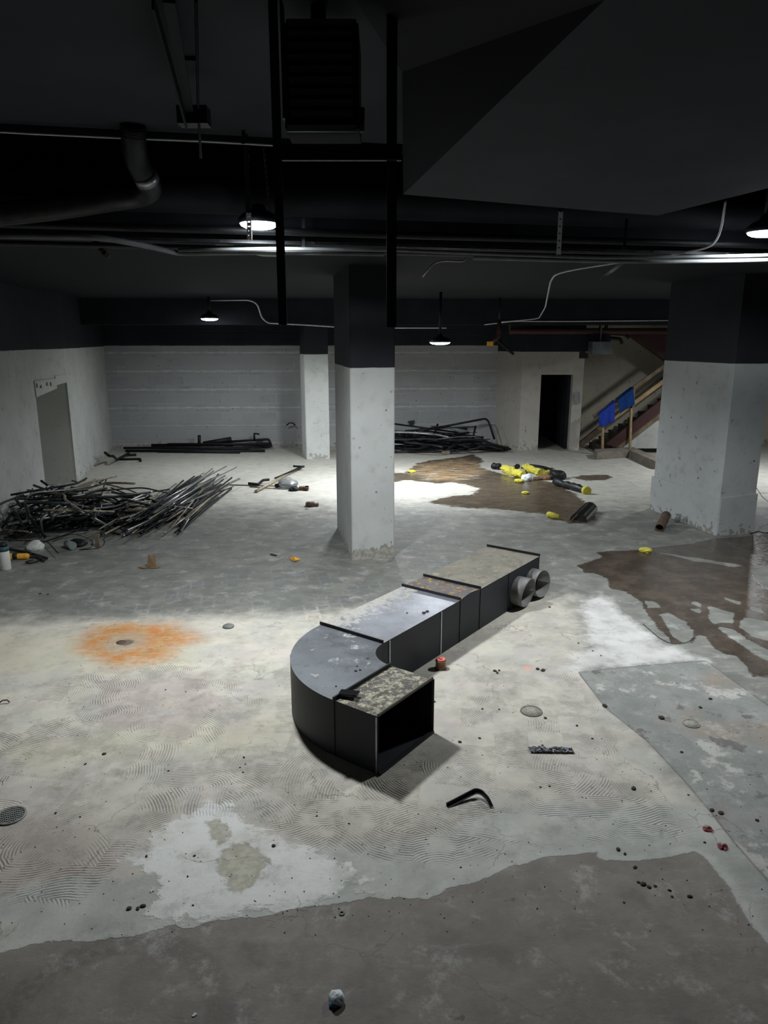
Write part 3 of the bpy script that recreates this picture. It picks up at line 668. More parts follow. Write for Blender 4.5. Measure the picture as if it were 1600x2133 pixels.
# big elbow duct, upper left
pts = [Z(275, 232, 6.45), Z(278, 290, 6.5), Z(284, 335, 6.6), Z(304, 372, 6.7), Z(316, 395, 6.85), Z(290, 408, 6.95), Z(250, 412, 6.9), Z(160, 428, 6.85), Z(60, 440, 6.75), Z(-60, 450, 6.65)]
pts[0].z = 4.798
tt = thing('elbow_duct', 'dark ribbed round duct bending down from the upper left ceiling', 'duct', (0, 0, 0))
part('duct_pipe', lambda b: tube(b, fillet(pts, .15), .1, 20), 'pipe_dark', tt)
part('collar', lambda b: tube(b, [Z(300, 362, 6.67), Z(308, 378, 6.73)], .104, 20), 'galv', tt, label='bare metal collar')
for q in range(5):
    k = q*.02
    part('rib', lambda b: tube(b, [(pts[0]+(pts[1]-pts[0])*(.25+q*.12)), (pts[0]+(pts[1]-pts[0])*(.29+q*.12))], .105, 20), 'pipe_dark', tt)
# torn hanging insulation scrap
one('hanging_scrap', 'small torn scrap dangling under the left ceiling pipes', 'scrap', lambda b: [bar(b, Z(190+i*6, 497+i*7, 7.6), Z(203+i*6, 503+i*8, 7.6), .02, .05) for i in range(5)], 'rustpipe')
# strut brackets upper left
sb = thing('steel_bracket', 'perforated black steel hanger slanting down from the upper left', 'bracket', (0, 0, 0))
def br1(b):
    bar(b, Z(318, 2, 4.08), Z(388, 255, 5.3), .012, .085); bar(b, Z(352, 2, 4.08), Z(395, 240, 5.3), .06, .02)
sa = part('slotted_angle', br1, 'black', sb)
part('brace', lambda b: bar(b, Z(368, 120, 5.0), Z(412, 122, 5.0), .03, .035), 'black', sb)
part('end_block', lambda b: box(b, Z(404, 243, 5.3), (.2, .12, .11)), 'steel_black', sb)
part('rod', lambda b: tube(b, [Z(408, 2, 4.08), Z(413, 225, 5.25), Z(418, 330, 5.3)], .009, 8), 'steel_black', sb)
for q in range(7): part('bolt', lambda b: lathe(b, [(0, -.004), (.009, -.004), (.009, .004), (0, .004)], 8, Z(330+q*9, 42+q*34, 4.86+.06*q)), 'pipe_paint', sa)

# hanging black frame with the unit heater
YF = 4.2
fr = thing('steel_gantry', 'tall black steel frame hanging from the ceiling in front of the middle column', 'frame', (0, 0, 0))
def post(b, x0, x1, px, py):
    p = Z(px, py, YF); w = abs(Z(x1, py, YF).x-Z(x0, py, YF).x)
    box(b, (p.x, YF, (p.z+ZC)/2), (w, .012, ZC-p.z)); box(b, (p.x-w/2, YF+.03, (p.z+ZC)/2), (.008, .06, ZC-p.z))
part('post', lambda b: post(b, 582, 598, 590, 677), 'steel_black', fr)
part('post', lambda b: post(b, 807, 826, 816, 682), 'steel_black', fr)
pL, pR = Z(588, 318, YF), Z(836, 325, YF)
part('crossbar', lambda b: box(b, ((pL.x+pR.x)/2, YF, pL.z), (pR.x-pL.x, .05, .075)), 'steel_black', fr)
part('edge_strip', lambda b: box(b, ((pL.x+pR.x)/2, YF-.03, pL.z-.042), (pR.x-pL.x, .006, .008)), 'galv', fr, label='pale lower lip of the crossbar')
part('post', lambda b: box(b, (Z(590, 100, YF).x, YF, 4.5), (.012, .1, .55)), 'steel_black', fr)
hu = thing('unit_heater', 'boxy black unit heater held in the hanging black frame', 'heater', (0, 0, 0))
h0, h1 = Z(600, 285, YF), Z(748, 62, YF)
part('casing', lambda b: [box(b, ((h0.x+h1.x)/2, YF+.1, (h0.z+h1.z)/2), (h1.x-h0.x, .42, h1.z-h0.z-.02)), prism(b, [((h0.x+h1.x)/2-.18, YF-.05), ((h0.x+h1.x)/2+.18, YF-.05), ((h0.x+h1.x)/2+.14, YF+.25), ((h0.x+h1.x)/2-.14, YF+.25)], h1.z-.02, h1.z+.03)], 'shade_black', hu)
part('bottom_rail', lambda b: box(b, ((h0.x+h1.x)/2, YF-.115, h0.z+.01), (h1.x-h0.x-.02, .02, .03)), 'galv', hu, label='pale metal bottom rail')
for k in range(9): part('louvre', lambda b: box(b, ((h0.x+h1.x)/2, YF-.115, h0.z+.08+k*.052), (h1.x-h0.x-.06, .012, .03), Matrix.Rotation(.5, 3, 'X')), 'steel_black', hu)
part('gas_valve', lambda b: tube(b, [Z(752, 225, YF-.02), Z(752, 275, YF-.02)], .02, 12), 'maroon', hu, label='small maroon valve on the side')
part('flue', lambda b: tube(b, [(Z(660, 50, YF).x, YF+.1, h1.z), (Z(660, 50, YF).x, YF+.1, ZC)], .04, 14), 'steel_black', hu)
# hanging straps
def strap(label, px, py0, py1, Y, ztop, name='hanger_strap'):
    t = thing(name, label, 'strap', (0, 0, 0))
    a, c = Z(px, py0, Y), Z(px, py1, Y); x = (a.x+c.x)/2
    def f(b):
        n = 6
        w = .042
        box(b, (x-w*.36, Y, (a.z+c.z)/2), (w*.28, .004, a.z-c.z)); box(b, (x+w*.36, Y, (a.z+c.z)/2), (w*.28, .004, a.z-c.z))
        for i in range(n): 
            z0 = c.z+(a.z-c.z)*i/n; box(b, (x, Y, z0+(a.z-c.z)/n*.5), (w*.46, .0036, (a.z-c.z)/n*.8))
    part('bare_strap', f, 'white_conduit', t, label='bare galvanised lower end')
    if ztop > a.z: part('painted_strap', lambda b: box(b, (x, Y, (a.z+ztop)/2), (.042, .004, ztop-a.z)), 'black', t)
strap('short perforated pale strap hanging in front of the brightest lamp', 519, 443, 500, 6.72, ZC)
strap('perforated pale strap hanging below the big angular duct on the right', 1166, 441, 531, 7.3, ZC)
for px, y0, y1, Y in ((1306, 455, 520, 7.4), (632, 455, 520, 7.5), (507, 240, 300, 6.6)):
    a, c = Z(px, y0, Y), Z(px-6 if px > 1000 else px, y1, Y)
    one('hanger_rod', {1306: 'grey hanger rod right of the perforated strap', 632: 'dark hanger rod right of the left frame post', 507: 'short dark strap at the ceiling edge above the brightest lamp'}[px], 'rod', lambda b: bar(b, a, c, .004, .03), 'pipe_dark')
bar1 = (Z(1252, 582, 8.6), Z(1303, 543, 8.6))
one('flat_bar', 'flat grey bar end hanging askew under the right ceiling conduits', 'bar', lambda b: bar(b, *bar1, .004, .035), 'pipe_galv')
pipe('broken_conduit', 'thin bent conduit end with a clamp at the middle of the low ceiling', 'conduit', [Z(880, 577, 8.6), Z(903, 548, 8.6), Z(925, 543, 8.6), Z(968, 545, 8.6), Vector((Z(968, 545, 8.6).x+.02, 8.6, ZL))], .009, 'pipe_galv', fil=.06)

# big angular duct on the right
zb = 4.25
bot = [G(840, 405, zb), G(1250, 440, zb), G(1370, 449, zb), G(1600, 392, zb), G(1900, 300, zb), G(1260, 0, zb)]
bot = [G(840, 405, zb), G(1250, 440, zb), G(1370, 449, zb), G(1600, 392, zb), G(1900, 318, zb), G(1800, -400, zb), G(1380, -115, zb), G(1260, 0, zb)]
ZT = ZC-.004
top = [G(838, 150, ZT), G(1250, 300, ZT), G(1370, 305, ZT), G(1600, 240, ZT), G(1900, 200, ZT), G(1800, -500, ZT), G(700, -100, ZT), G(740, 0, ZT)]
def ang(b):
    A = [b.verts.new(p) for p in bot]; B = [b.verts.new(p) for p in top]
    b.faces.new(A); b.faces.new(B[::-1])
    k = len(A)
    for i in range(k): b.faces.new((A[i], B[i], B[(i+1) % k], A[(i+1) % k])).material_index = 1
one('plenum_duct', 'huge angular charcoal duct hanging from the upper right ceiling', 'duct', ang, ['ceil', 'shade_black'])
pA, pB = Z(835, 150, 5.9), Z(835, 400, 5.9)

# things under the far right ceiling
one('duct_stub', 'black rectangular duct above the dark doorway', 'duct', lambda b: slab(b, [Z(1052, 690, 19.4), Z(1272, 692, 19.4), Z(1272, 712, 19.4), Z(1230, 732, 19.4), Z(1052, 728, 19.4)], (0, .6, 0)), 'black')
one('duct_piece', 'short bare metal duct piece hanging right of the dark doorway', 'duct', lambda b: [box(b, Z(1251, 725, 19.1), (.53, .4, .32)), bar(b, Z(1250, 724, 19.1)+Vector((0, 0, .16)), Vector((Z(1250, 724, 19.1).x, 19.1, ZL)), .01, .03)], 'galv')
def rp(b):
    tube(b, fillet([Z(1040, 668, 17.6), Z(1040, 700, 17.6), Z(1024, 714, 17.6)], .1), .05, 12)
rt = thing('red_pipe', 'short red pipe with a yellow valve, right of the dim far lamp', 'pipe', (0, 0, 0))
part('pipe_body', rp, 'maroon', rt); part('hanger', lambda b: tube(b, [Z(1040, 672, 17.6), Vector((Z(1040, 672, 17.6).x, 17.6, ZL))], .02, 8), 'steel_black', rt); part('valve', lambda b: box(b, Z(1021, 716, 17.6), (.14, .1, .1)), 'orange', rt, label='yellow valve')
pipe('drop_pipe', 'black pipe poking down left of the dark doorway', 'pipe', [Vector((Z(1035, 708, 19.2).x, 19.2, ZL)), Z(1035, 708, 19.2), Z(1070, 738, 19.2)], .035, 'pipe_black', fil=.05)
pipe('elbow_pipe', 'upper of the two black pipe elbows against the stair wall', 'pipe', [Vector((Z(1262, 694, 20.3).x, 20.3, ZL)), Z(1262, 694, 20.3), Z(1302, 696, 20), Z(1310, 704, 20)], .045, 'pipe_black', fil=.1)
pipe('elbow_pipe', 'lower of the two black pipe elbows against the stair wall', 'pipe', [Vector((Z(1250, 702, 20).x, 20, ZL)), Z(1250, 702, 20), Z(1292, 706, 20), Z(1296, 716, 20)], .045, 'pipe_black', fil=.1)
pipe('sprinkler_main', 'reddish black main pipe high in front of the stairs', 'pipe', [Vector((Z(1062, 690, 19.2).x, 19.2, ZL-.01)), Z(1062, 690, 19.2), Z(1400, 690, 19.2)], .08, 'maroon')
one('junction_box', 'black junction box hanging at the corner of the stair wall', 'box', lambda b: [box(b, Z(1213, 738, 20), (.14, .1, .22)), bar(b, Z(1213, 730, 20), Vector((Z(1213, 730, 20).x, 20, ZL)), .04, .04), box(b, Z(1222, 741, 20), (.08, .08, .14))], 'steel_black')
one('switch_plate', 'dented metal plate on the wall edge beside the dark doorway', 'plate', lambda b: slab(b, [Z(1195, 820, 20.42), Z(1204, 816, 20.40), Z(1205, 838, 20.40), Z(1199, 843, 20.42), Z(1194, 832, 20.42)], (0, -.03, 0)), 'galv')

# ------------------------------------------------------------------ staircase
YS = 19.6
st = thing('staircase', 'timber staircase with a maroon stringer rising to the right', 'stairs', (5.85, YS, 0))
st_loc = Vector((5.85, YS, 0))
def L(p): return Vector(p)-st_loc
def steps(b):
    for i in range(14):
        x = .15+i*.27; z = .18*(i+1)
        box(b, (x+.14, .75, z-.02), (.3, 1.2, .04)); box(b, (x+.01, .75, z-.1), (.02, 1.2, .17))
part('tread', steps, 'dark_tread', st)
part('stringer', lambda b: slab(b, [L(Z(1262, 925, YS)), L(Z(1378, 832, YS)), L(Z(1480, 750, YS)), L(Z(1480, 780, YS)), L(Z(1378, 858, YS)), L(Z(1284, 932, YS))], (0, .08, 0)), 'maroon', st, label='maroon painted outer stringer')
part('stringer_base', lambda b: slab(b, [L(Z(1284, 932, YS+.02)), L(Z(1378, 858, YS+.02)), L(Z(1480, 782, YS+.02)), L(Z(1480, 790, YS+.02)), L(Z(1378, 868, YS+.02)), L(Z(1295, 933, YS+.02))], (0, .06, 0)), 'woodbrown', st)
for (a, c, m) in (((1255, 934), (1256, 878), 'wood'), ((1312, 938), (1315, 850), 'wood'), ((1318, 850), (1321, 806), 'woodbrown')):
    p, q = Z(a[0], a[1], YS-.07), Z(c[0], c[1], YS-.07)
    part('post', lambda b: bar(b, L(p), L(q), .09, .05), m, st)
part('rail', lambda b: bar(b, L(Z(1236, 869, YS-.02)), L(Z(1480, 693, YS-.02)), .05, .1), 'woodbrown', st)
part('mid_rail', lambda b: bar(b, L(Z(1247, 894, YS)), L(Z(1480, 722, YS)), .04, .1), 'wood', st)
part('wall_stringer', lambda b: slab(b, [L(Z(1206, 922, 21.3)), L(Z(1400, 770, 21.3)), L(Z(1400, 790, 21.3)), L(Z(1206, 936, 21.3))], (0, .04, 0)), 'woodbrown', st)
one('upper_flight', 'maroon underside of an upper stair flight above the staircase', 'stairs', lambda b: slab(b, [Z(1310, 697, 20.2), Z(1420, 775, 20.2), Z(1480, 775, 20.2), Z(1480, 690, 20.2)], (0, .25, 0)), 'maroon')
def curb(b):
    a, c, d = G(1243, 958), G(1310, 953), G(1365, 978)
    prism(b, [a[:2], c[:2], (d.x, d.y), (d.x+.3, d.y), (c.x+.3, c.y+.55), (a.x+.1, a.y+.6)], 0, .2)
one('concrete_curb', 'low rough concrete curb at the foot of the staircase', 'curb', curb, 'concrete')
one('under_stair_panel', 'pale triangular panel below the staircase stringer', 'panel', lambda b: slab(b, [Z(1290, 934, 19.95), Z(1480, 786, 19.95), Z(1480, 934, 19.95)], (0, .05, 0)), 'wall_w')
def cloth(label, corners, mat, seed):
    rnd = random.Random(seed); n, m = 16, 14
    P = [Z(px, py, YS-.16) for px, py in corners]      # TL TR BR BL
    def f(b):
        g = []
        for j in range(m+1):
            row = []
            for i in range(n+1):
                u, v = i/n, j/m
                p = (P[0]*(1-u)+P[1]*u)*(1-v)+(P[3]*(1-u)+P[2]*u)*v
                w_ = math.sin(u*11+seed+v*1.2)*.035*v+math.sin(u*23+seed)*.01*v
                row.append(p+Vector((0, w_-.02, math.sin(u*9+seed)*.02*v)))
            g.append(row)
        F = [[b.verts.new(q) for q in r] for r in g]; K = [[b.verts.new(q+Vector((0, .012, 0))) for q in r] for r in g]
        for j in range(m):
            for i in range(n):
                for A, s in ((F, 1), (K, -1)):
                    fc = b.faces.new((A[j][i], A[j][i+1], A[j+1][i+1], A[j+1][i])[::s]); fc.smooth = True
        for i in range(n):
            b.faces.new((F[0][i], F[0][i+1], K[0][i+1], K[0][i])); b.faces.new((F[m][i], F[m][i+1], K[m][i+1], K[m][i]))
        for j in range(m):
            b.faces.new((F[j][0], F[j+1][0], K[j+1][0], K[j][0])); b.faces.new((F[j][n], F[j+1][n], K[j+1][n], K[j][n]))
        # the fold over the rail
        slab(b, [P[0]+Vector((0, -.01, 0)), P[1]+Vector((0, -.01, 0)), P[1]+Vector((0, .2, .02)), P[0]+Vector((0, .2, .02))], (0, 0, .012))
    one('hanging_cloth', label, 'cloth', f, mat)
cloth('violet-blue cloth draped over the lower end of the stair rail', [(1247, 864), (1281, 837), (1280, 878), (1249, 891)], 'blue', 1)
cloth('deep blue cloth draped over the stair rail, higher than the other', [(1286, 834), (1319, 809), (1322, 842), (1291, 860)], 'blue2', 4)

# ------------------------------------------------------------------ the discarded ventilation duct
A0 = Vector((-.01, 5.95)); RD = Vector((.593, .805)).normalized(); PD = Vector((-RD.y, RD.x))   # PD: towards the far/left side
W, HD = .73, .47
dt = thing('discarded_duct', 'large dark J-shaped metal ventilation duct lying on the floor', 'duct', (A0.x, A0.y, 0))
def LP(v, z): return Vector((v.x-A0.x, v.y-A0.y, z))
def shell(b, path, bumpz=None, thick=.006):
    """path: list of (inner point, outer point) in plan; builds a tube of sheet metal, open both ends"""
    n = len(path)
    def ring(off):
        R = []
        for i, (p, q) in enumerate(path):
            d = (q-p).normalized()*off; z = HD-off+(bumpz[i] if bumpz else 0)
            R.append([b.verts.new(LP(p+d, z)), b.verts.new(LP(q-d, HD-off)), b.verts.new(LP(q-d, off+.004)), b.verts.new(LP(p+d, off+.004))])
        return R
    O, I = ring(0), ring(thick)
    for i in range(n-1):
        for k in range(4):
            f = b.faces.new((O[i][k], O[i][(k+1) % 4], O[i+1][(k+1) % 4], O[i+1][k])); f.material_index = 0 if k == 0 else 1
            f = b.faces.new((I[i][k], I[i+1][k], I[i+1][(k+1) % 4], I[i][(k+1) % 4])); f.material_index = 1
    for i in (0, n-1):
        for k in range(4):
            f = b.faces.new((O[i][k], O[i][(k+1) % 4], I[i][(k+1) % 4], I[i][k])); f.material_index = 1
def sec(s0, s1, mat, bump=None, n=8):
    path = [(A0+RD*(s0+(s1-s0)*i/n), A0+RD*(s0+(s1-s0)*i/n)+PD*W) for i in range(n+1)]
    bz = [bump*math.sin(math.pi*i/n)*(1 if i < n/2 else 1.0) for i in range(n+1)] if bump else None
    bm = bmesh.new(); shell(bm, path, bz); return link('duct_section', bm, [mat, 'duct_side'], dt)
sec(0, 1.35, 'top_run'); sec(1.356, 1.776, 'top_rust', .022); sec(1.782, 3.29, 'top_dust')
r_in = .32; CE = A0-PD*r_in
def elb():
    path = []
    for i in range(41):
        a = math.pi/2*i/40
        d = PD*math.cos(a)-RD*math.sin(a)
        path.append((CE+d*r_in, CE+d*(r_in+W)))
    bm = bmesh.new(); shell(bm, path); return link('elbow_section', bm, ['top_elbow', 'duct_side'], dt)
elb()
XD = -PD                                            # exit direction of the elbow
E0 = CE-RD*r_in; E1 = CE-RD*(r_in+W)
def endp():
    n = 4; path = [(E0+XD*(.41*i/n), E1+XD*(.41*i/n)) for i in range(n+1)]
    bm = bmesh.new(); shell(bm, path); return link('end_section', bm, ['top_end', 'duct_side'], dt)
endp()
def flange(p, q, h=.03, label=None, mat='steel_black'):
    part('flange', lambda b: bar(b, LP(p, HD+h/2), LP(q, HD+h/2), .012, h), mat, dt)
for s in (0, 1.353, 1.779, 3.285): flange(A0+RD*s-PD*.005, A0+RD*s+PD*(W+.01))
flange(E0, E1-RD*.01); 
XE = XD*.41
M['dull_edge'] = simple('dull_flange', (96, 94, 84), .7, .2, .2, 10)
flange(E0+XE, E1+XE, .022, mat='dull_edge')
part('flange', lambda b: bar(b, LP(E0+XE*1.02+RD*.0, .012), LP(E1+XE*1.02, .012), .03, .02), 'steel_black', dt)
part('flange', lambda b: bar(b, LP(E0+XE*1.01, 0.0)+Vector((0, 0, .02)), LP(E0+XE*1.01, HD), .012, .02), 'steel_black', dt)
def vstrip(p, n, mat, w=.012, lab=None):
    q = p+n*.003
    part('seam_strip', lambda b: bar(b, LP(q, .015), LP(q, HD-.005), w, .005) if False else box(b, LP(q, HD/2), (w, .006, HD-.02), Matrix.Rotation(math.atan2(n.y, n.x)+math.pi/2, 3, 'Z')), mat, dt, label=lab)
inn = -PD
vstrip(A0+RD*.10, inn, 'white_conduit', .014, 'pale seam strip'); vstrip(A0+RD*.98, inn, 'white_conduit', .013, 'pale seam strip')
vstrip(A0+RD*1.353, inn, 'steel_black'); vstrip(A0+RD*1.779, inn, 'steel_black'); vstrip(A0+RD*2.45, inn, 'steel_black', .008)
vstrip(E1+XD*.40, -RD, 'galv', .012, 'pale corner strip'); vstrip(E1+XD*.0, -RD, 'steel_black', .008)
a = math.radians(38); dd = PD*math.cos(a)-RD*math.sin(a); vstrip(CE+dd*(r_in+W), dd, 'galv', .008, 'pale seam strip')
# two round take-offs on the side
def collar(s, z, lean):
    ctr = A0+RD*s
    def f(b):
        seg = 36; R = .172; ln = .15
        rs = []
        for (rad, t) in ((R, 0), (R, ln*.5), (R*1.0, ln), (R*.985, ln), (R*.985, .0)):
            ring = []
            for k in range(seg):
                th = 2*math.pi*k/seg
                rr = rad*(1+.03*math.sin(2*th+lean))
                p = ctr+RD*(math.cos(th)*rr)-PD*(t+(.02*math.sin(th+lean) if t > .1 else 0)); ring.append(b.verts.new(LP(p, z+math.sin(th)*rr)))
            rs.append(ring)
        for i in range(4):
            for k in range(seg):
                q = b.faces.new((rs[i][k], rs[i][(k+1) % seg], rs[i+1][(k+1) % seg], rs[i+1][k])); q.smooth = i != 2
        b.faces.new(rs[4]).material_index = 1  # black disc paints the dark hollow of the collar
    part('round_collar', f, ['galv_dull', 'shade_black'], dt)
M['galv_dull'] = simple('dull_galvanised', (112, 112, 110), .6, .3, .2, 7)
collar(2.68, .195, 0); collar(3.08, .195, 2)
# loose strip at the far end top
# phone on the duct
ph = G(727, 1444, .50)
pt = thing('phone', 'black phone lying on the duct across its last flange', 'phone', (ph.x, ph.y, .492))
pt.rotation_euler = (math.radians(6), math.radians(-4), math.radians(-18))
def rbox(b, s, bev):
    v = box(b, (0, 0, s[2]/2), s); bmesh.ops.bevel(b, geom=[e for e in b.edges], offset=bev, segments=3, affect='EDGES')
part('body', lambda b: rbox(b, (.155, .078, .016), .005), 'phone', pt); part('screen', lambda b: box(b, (0, 0, .0165), (.14, .066, .001)), 'phone', pt)

# ------------------------------------------------------------------ pipes in the room
TONE = {'pipe_galv': 'pale grey', 'pipe_dark': 'dark grey', 'pipe_tan': 'tan dusty', 'pipe_black': 'black'}
# bundle of straight conduits
rnd = random.Random(21)
bs, be_ = G(300, 1112), G(455, 1002); bdv = (be_-bs); bl = bdv.length; bdv.normalize(); bpv = Vector((bdv.y, -bdv.x, 0))
for i in range(96):
    off = rnd.gauss(0, .30); off = max(-.62, min(.62, off))
    s0 = rnd.uniform(-.35, .9); ln = rnd.choice([2.2, 2.8, 3.0, 3.05, 3.5, 4.2])*rnd.uniform(.85, 1.05)
    an = rnd.gauss(.0, .075)
    d = (bdv*math.cos(an)+bpv*math.sin(an))
    p = bs+bdv*s0+bpv*(off-.05-math.sin(an)*ln/2); q = p+d*ln
    hh = .26*(1-(off/.7)**2)
    z = .015+rnd.random()*hh
    p.z = z+rnd.uniform(-.03, .03); q.z = z+rnd.uniform(-.12, .1)
    p.z = max(p.z, .014); q.z = max(q.z, .014)
    m = rnd.choice(['pipe_galv', 'pipe_galv', 'pipe_dark', 'pipe_dark', 'pipe_tan', 'pipe_black'])
    r_ = rnd.choice([.012, .014, .017, .02])
    pipe('conduit_pipe', TONE[m]+(' thin' if r_ < .015 else ' thick')+' straight conduit in the fanned bundle on the floor at left', 'pipe', [p, q], r_, m, 'straight conduits in the fanned bundle', hollow=True, seg=9)
# tangle by the left wall
def inside(x, y): return True
hc = G(150, 1085); 
for i in range(120):
    # heap centre line from the wall to the bundle
    t = rnd.random()**1.2; c = G(60, 1100).lerp(G(265, 1075), t)
    wdt = 1.0-.35*t; top = (.8*(1-.6*t))
    base = c+Vector((rnd.gauss(0, .22), rnd.gauss(0, wdt*.42), 0))
    n = rnd.choice([2, 3, 3, 4]); ang_ = rnd.gauss(.25, .9); z = rnd.random()**1.3*top*.85+.02
    P = [Vector((base.x, base.y, z))]
    ang0 = ang_
    for k in range(n):
        ang_ += rnd.choice([-1, 1])*rnd.choice([0, .5, .8, 1.2]) if k else 0
        l = rnd.uniform(.3, .85)
        z2 = max(.02, min(top*.8, P[-1].z+rnd.gauss(0, .14)))
        nx_ = P[-1]+Vector((math.cos(ang_)*l, math.sin(ang_)*l, 0)); nx_.z = z2
        lim = WL(nx_.y).x+.10
        if nx_.x < lim: nx_.x = lim+rnd.uniform(0, .1)
        P.append(nx_)
    mid = sum(P, Vector())/len(P); sh = base-mid; sh.z = 0
    P = [p+sh*.75 for p in P]
    for p in P:
        lim = WL(p.y).x+.08
        if p.x < lim: p.x = lim+rnd.uniform(0, .06)
    m = rnd.choice(['pipe_black', 'pipe_black', 'pipe_dark', 'pipe_dark', 'pipe_galv', 'pipe_tan'])
    r_ = rnd.choice([.01, .014, .018, .022])
    pipe('bent_conduit', TONE[m]+(' thin' if r_ < .016 else ' thick')+' bent conduit in the tangled heap against the left wall', 'pipe', P, r_, m, 'bent conduits in the tangled heap', fil=.14, hollow=False, seg=8)
# recognisable pieces sticking out of the heap
def zz(px, py, y): return Z(px, py, y)
def fpipe(label, P, r, m, fil=.1, name='bent_conduit'):
    P = [Vector(p) for p in P]
    for p in P: p.x = max(p.x, WL(p.y).x+.06)
    return pipe(name, label, 'pipe', P, r, m, None, fil)
fpipe('thick dark pipe arching over the near end of the tangled heap', [G(46, 1058, .1), G(42, 1055, .5), G(60, 1046, .62), G(125, 1048, .58), G(150, 1050, .5)], .024, 'pipe_dark', .2)
fpipe('pale bent pipe with a wide loop at the near end of the tangled heap', [G(88, 1115, .05), G(85, 1082, .35), G(100, 1070, .42), G(138, 1055, .5)], .02, 'pipe_galv', .15)
fpipe('dark pipe curving from the wall down through the tangled heap', [G(40, 1052, .55), G(52, 1048, .6), G(60, 1075, .5), G(85, 1105, .15), G(95, 1120, .03)], .024, 'pipe_black', .2)
fpipe('long dark curved pipe along the back of the tangled heap', [G(95, 1045, .5), G(118, 1038, .55), G(165, 1052, .4), G(205, 1034, .4), G(262, 1052, .2)], .024, 'pipe_dark', .3)
fpipe('pale straight pipe slanting to the right across the tangled heap', [G(150, 1055, .5), G(232, 1100, .05)], .024, 'pipe_galv', 0)
fpipe('pale level pipe lying across the top of the tangled heap', [G(90, 1062, .5), G(238, 1066, .3)], .017, 'pipe_tan', 0)
fpipe('thin pipe bent into an open triangle above the tangled heap', [G(212, 1028, .05), G(218, 1008, .15), G(223, 995, .2), G(206, 1006, .15), G(226, 1010, .12)], .016, 'pipe_dark', .04)
fpipe('thin pale wire bent into a long hairpin right of the tangled heap', [G(222, 1009, .1), G(264, 1004, .1), G(222, 1026, .03)], .009, 'pipe_galv', .05)
o = thing('boxed_conduit', 'long pale conduit ending in a square box, between heap and bundle', 'pipe', (0, 0, 0))
part('conduit', lambda b: tube(b, fillet([G(220, 1008, .14), G(268, 1020, .1), G(292, 1030, .06), G(305, 1028, .05), G(344, 1046, .04)], .08), .017, 10), 'pipe_tan', o)
part('box', lambda b: box(b, G(346, 1046, .05), (.14, .2, .07), Matrix.Rotation(.4, 3, 'Z')), 'galv', o)
fpipe('pale offset-bent pipe standing between the heap and the bundle', [G(283, 1036, .04), G(292, 1032, .14), G(312, 1062, .12), G(330, 1066, .06)], .024, 'pipe_galv', .1)
fpipe('short pale pipe leaning left of the offset-bent pipe', [G(280, 1040, .14), G(302, 1072, .06)], .026, 'pipe_galv', 0)
fpipe('tan pipe sticking out behind the tangled heap toward the doorway', [G(150, 1030, .12), G(198, 999, .05)], .02, 'pipe_tan', 0)
fpipe('dark pipe end resting on the left wall at the photo edge', [Z(0, 1094, 11.4), Z(50, 1072, 11.9)], .02, 'pipe_black', 0)
one('junction_box', 'rusty metal box behind the tangled heap', 'box', lambda b: [box(b, G(145, 1030, .12), (.16, .12, .16), Matrix.Rotation(.5, 3, 'Z')), box(b, G(152, 1024, .1), (.1, .06, .2), Matrix.Rotation(.2, 3, 'Y'))], 'rustpipe')
one('crumpled_bag', 'dark crumpled sheet inside the tangled heap', 'sheet', lambda b: lathe(b, [(0, .34), (.12, .33), (.26, .22), (.33, .08), (.36, 0), (0, 0)], 11, G(120, 1098)), 'pipe_black')
def crumple(b, c, r, seed, flat=.7, n=3):
    rr = random.Random(seed); v = bmesh.ops.create_icosphere(b, subdivisions=n, radius=r)['verts']
    ph_ = [(Vector((rr.uniform(-1, 1), rr.uniform(-1, 1), rr.uniform(-1, 1)))*9/r*.35, rr.uniform(0, 6)) for _ in range(7)]
    for q in v:
        s = 1+sum(abs(math.sin(k.dot(q.co)+o_)) for k, o_ in ph_)/7*.55-.3
        q.co = q.co*s; q.co.z = max(q.co.z*flat, -r*flat*.55)
    mn = min(q.co.z for q in v)
    for q in v: q.co += Vector((c[0], c[1], (c[2] if len(c) > 2 else 0)-mn))
one('crumpled_bag', 'small white crumpled plastic bag in front of the tangled heap', 'bag', lambda b: crumple(b, G(75, 1144), .12, 3), 'white_plastic')
one('clear_container', 'pale plastic cup lying in front of the tangled heap', 'cup', lambda b: tube(b, [G(139, 1132, .07), G(152, 1137, .07)], [.05, .06], 16), 'pale_plastic')
one('rag', 'dark crumpled rag in front of the tangled heap', 'rag', lambda b: crumple(b, G(163, 1136), .13, 8, .5), 'pipe_black')
pipe('black_wire', 'loose black wire curling in front of the tangled heap', 'wire', fillet([G(110, 1128, .01), G(150, 1110, .05), G(195, 1125, .01), G(192, 1140, .01), G(165, 1145, .01)], .3), .005, 'pipe_black')
pipe('black_wire', 'loose black wire looping between heap and bundle', 'wire', fillet([G(165, 1145, .01), G(205, 1143, .01), G(220, 1132, .01), G(215, 1120, .01), G(240, 1112, .01)], .3), .005, 'pipe_black')
fpipe('dark pipe lying across the floor beside the white bottle', [G(15, 1143, .03), G(55, 1150, .03), G(98, 1163, .03)], .02, 'pipe_black', .1)
fpipe('second dark pipe lying just nearer than the first beside the bottle', [G(50, 1157, .03), G(70, 1153, .03), G(92, 1168, .03)], .018, 'pipe_dark', .08)
pipe('black_cable', 'coiled black cable beside the yellow tool', 'cable', fillet([G(50, 1162, .02), G(75, 1160, .02), G(85, 1167, .02), G(60, 1174, .02), G(52, 1170, .02), G(70, 1166, .03)], .2), .011, 'pipe_black')
o = thing('bottle', 'white bottle with a teal collar and black cap at the left edge', 'bottle', tuple(G(13, 1186)))
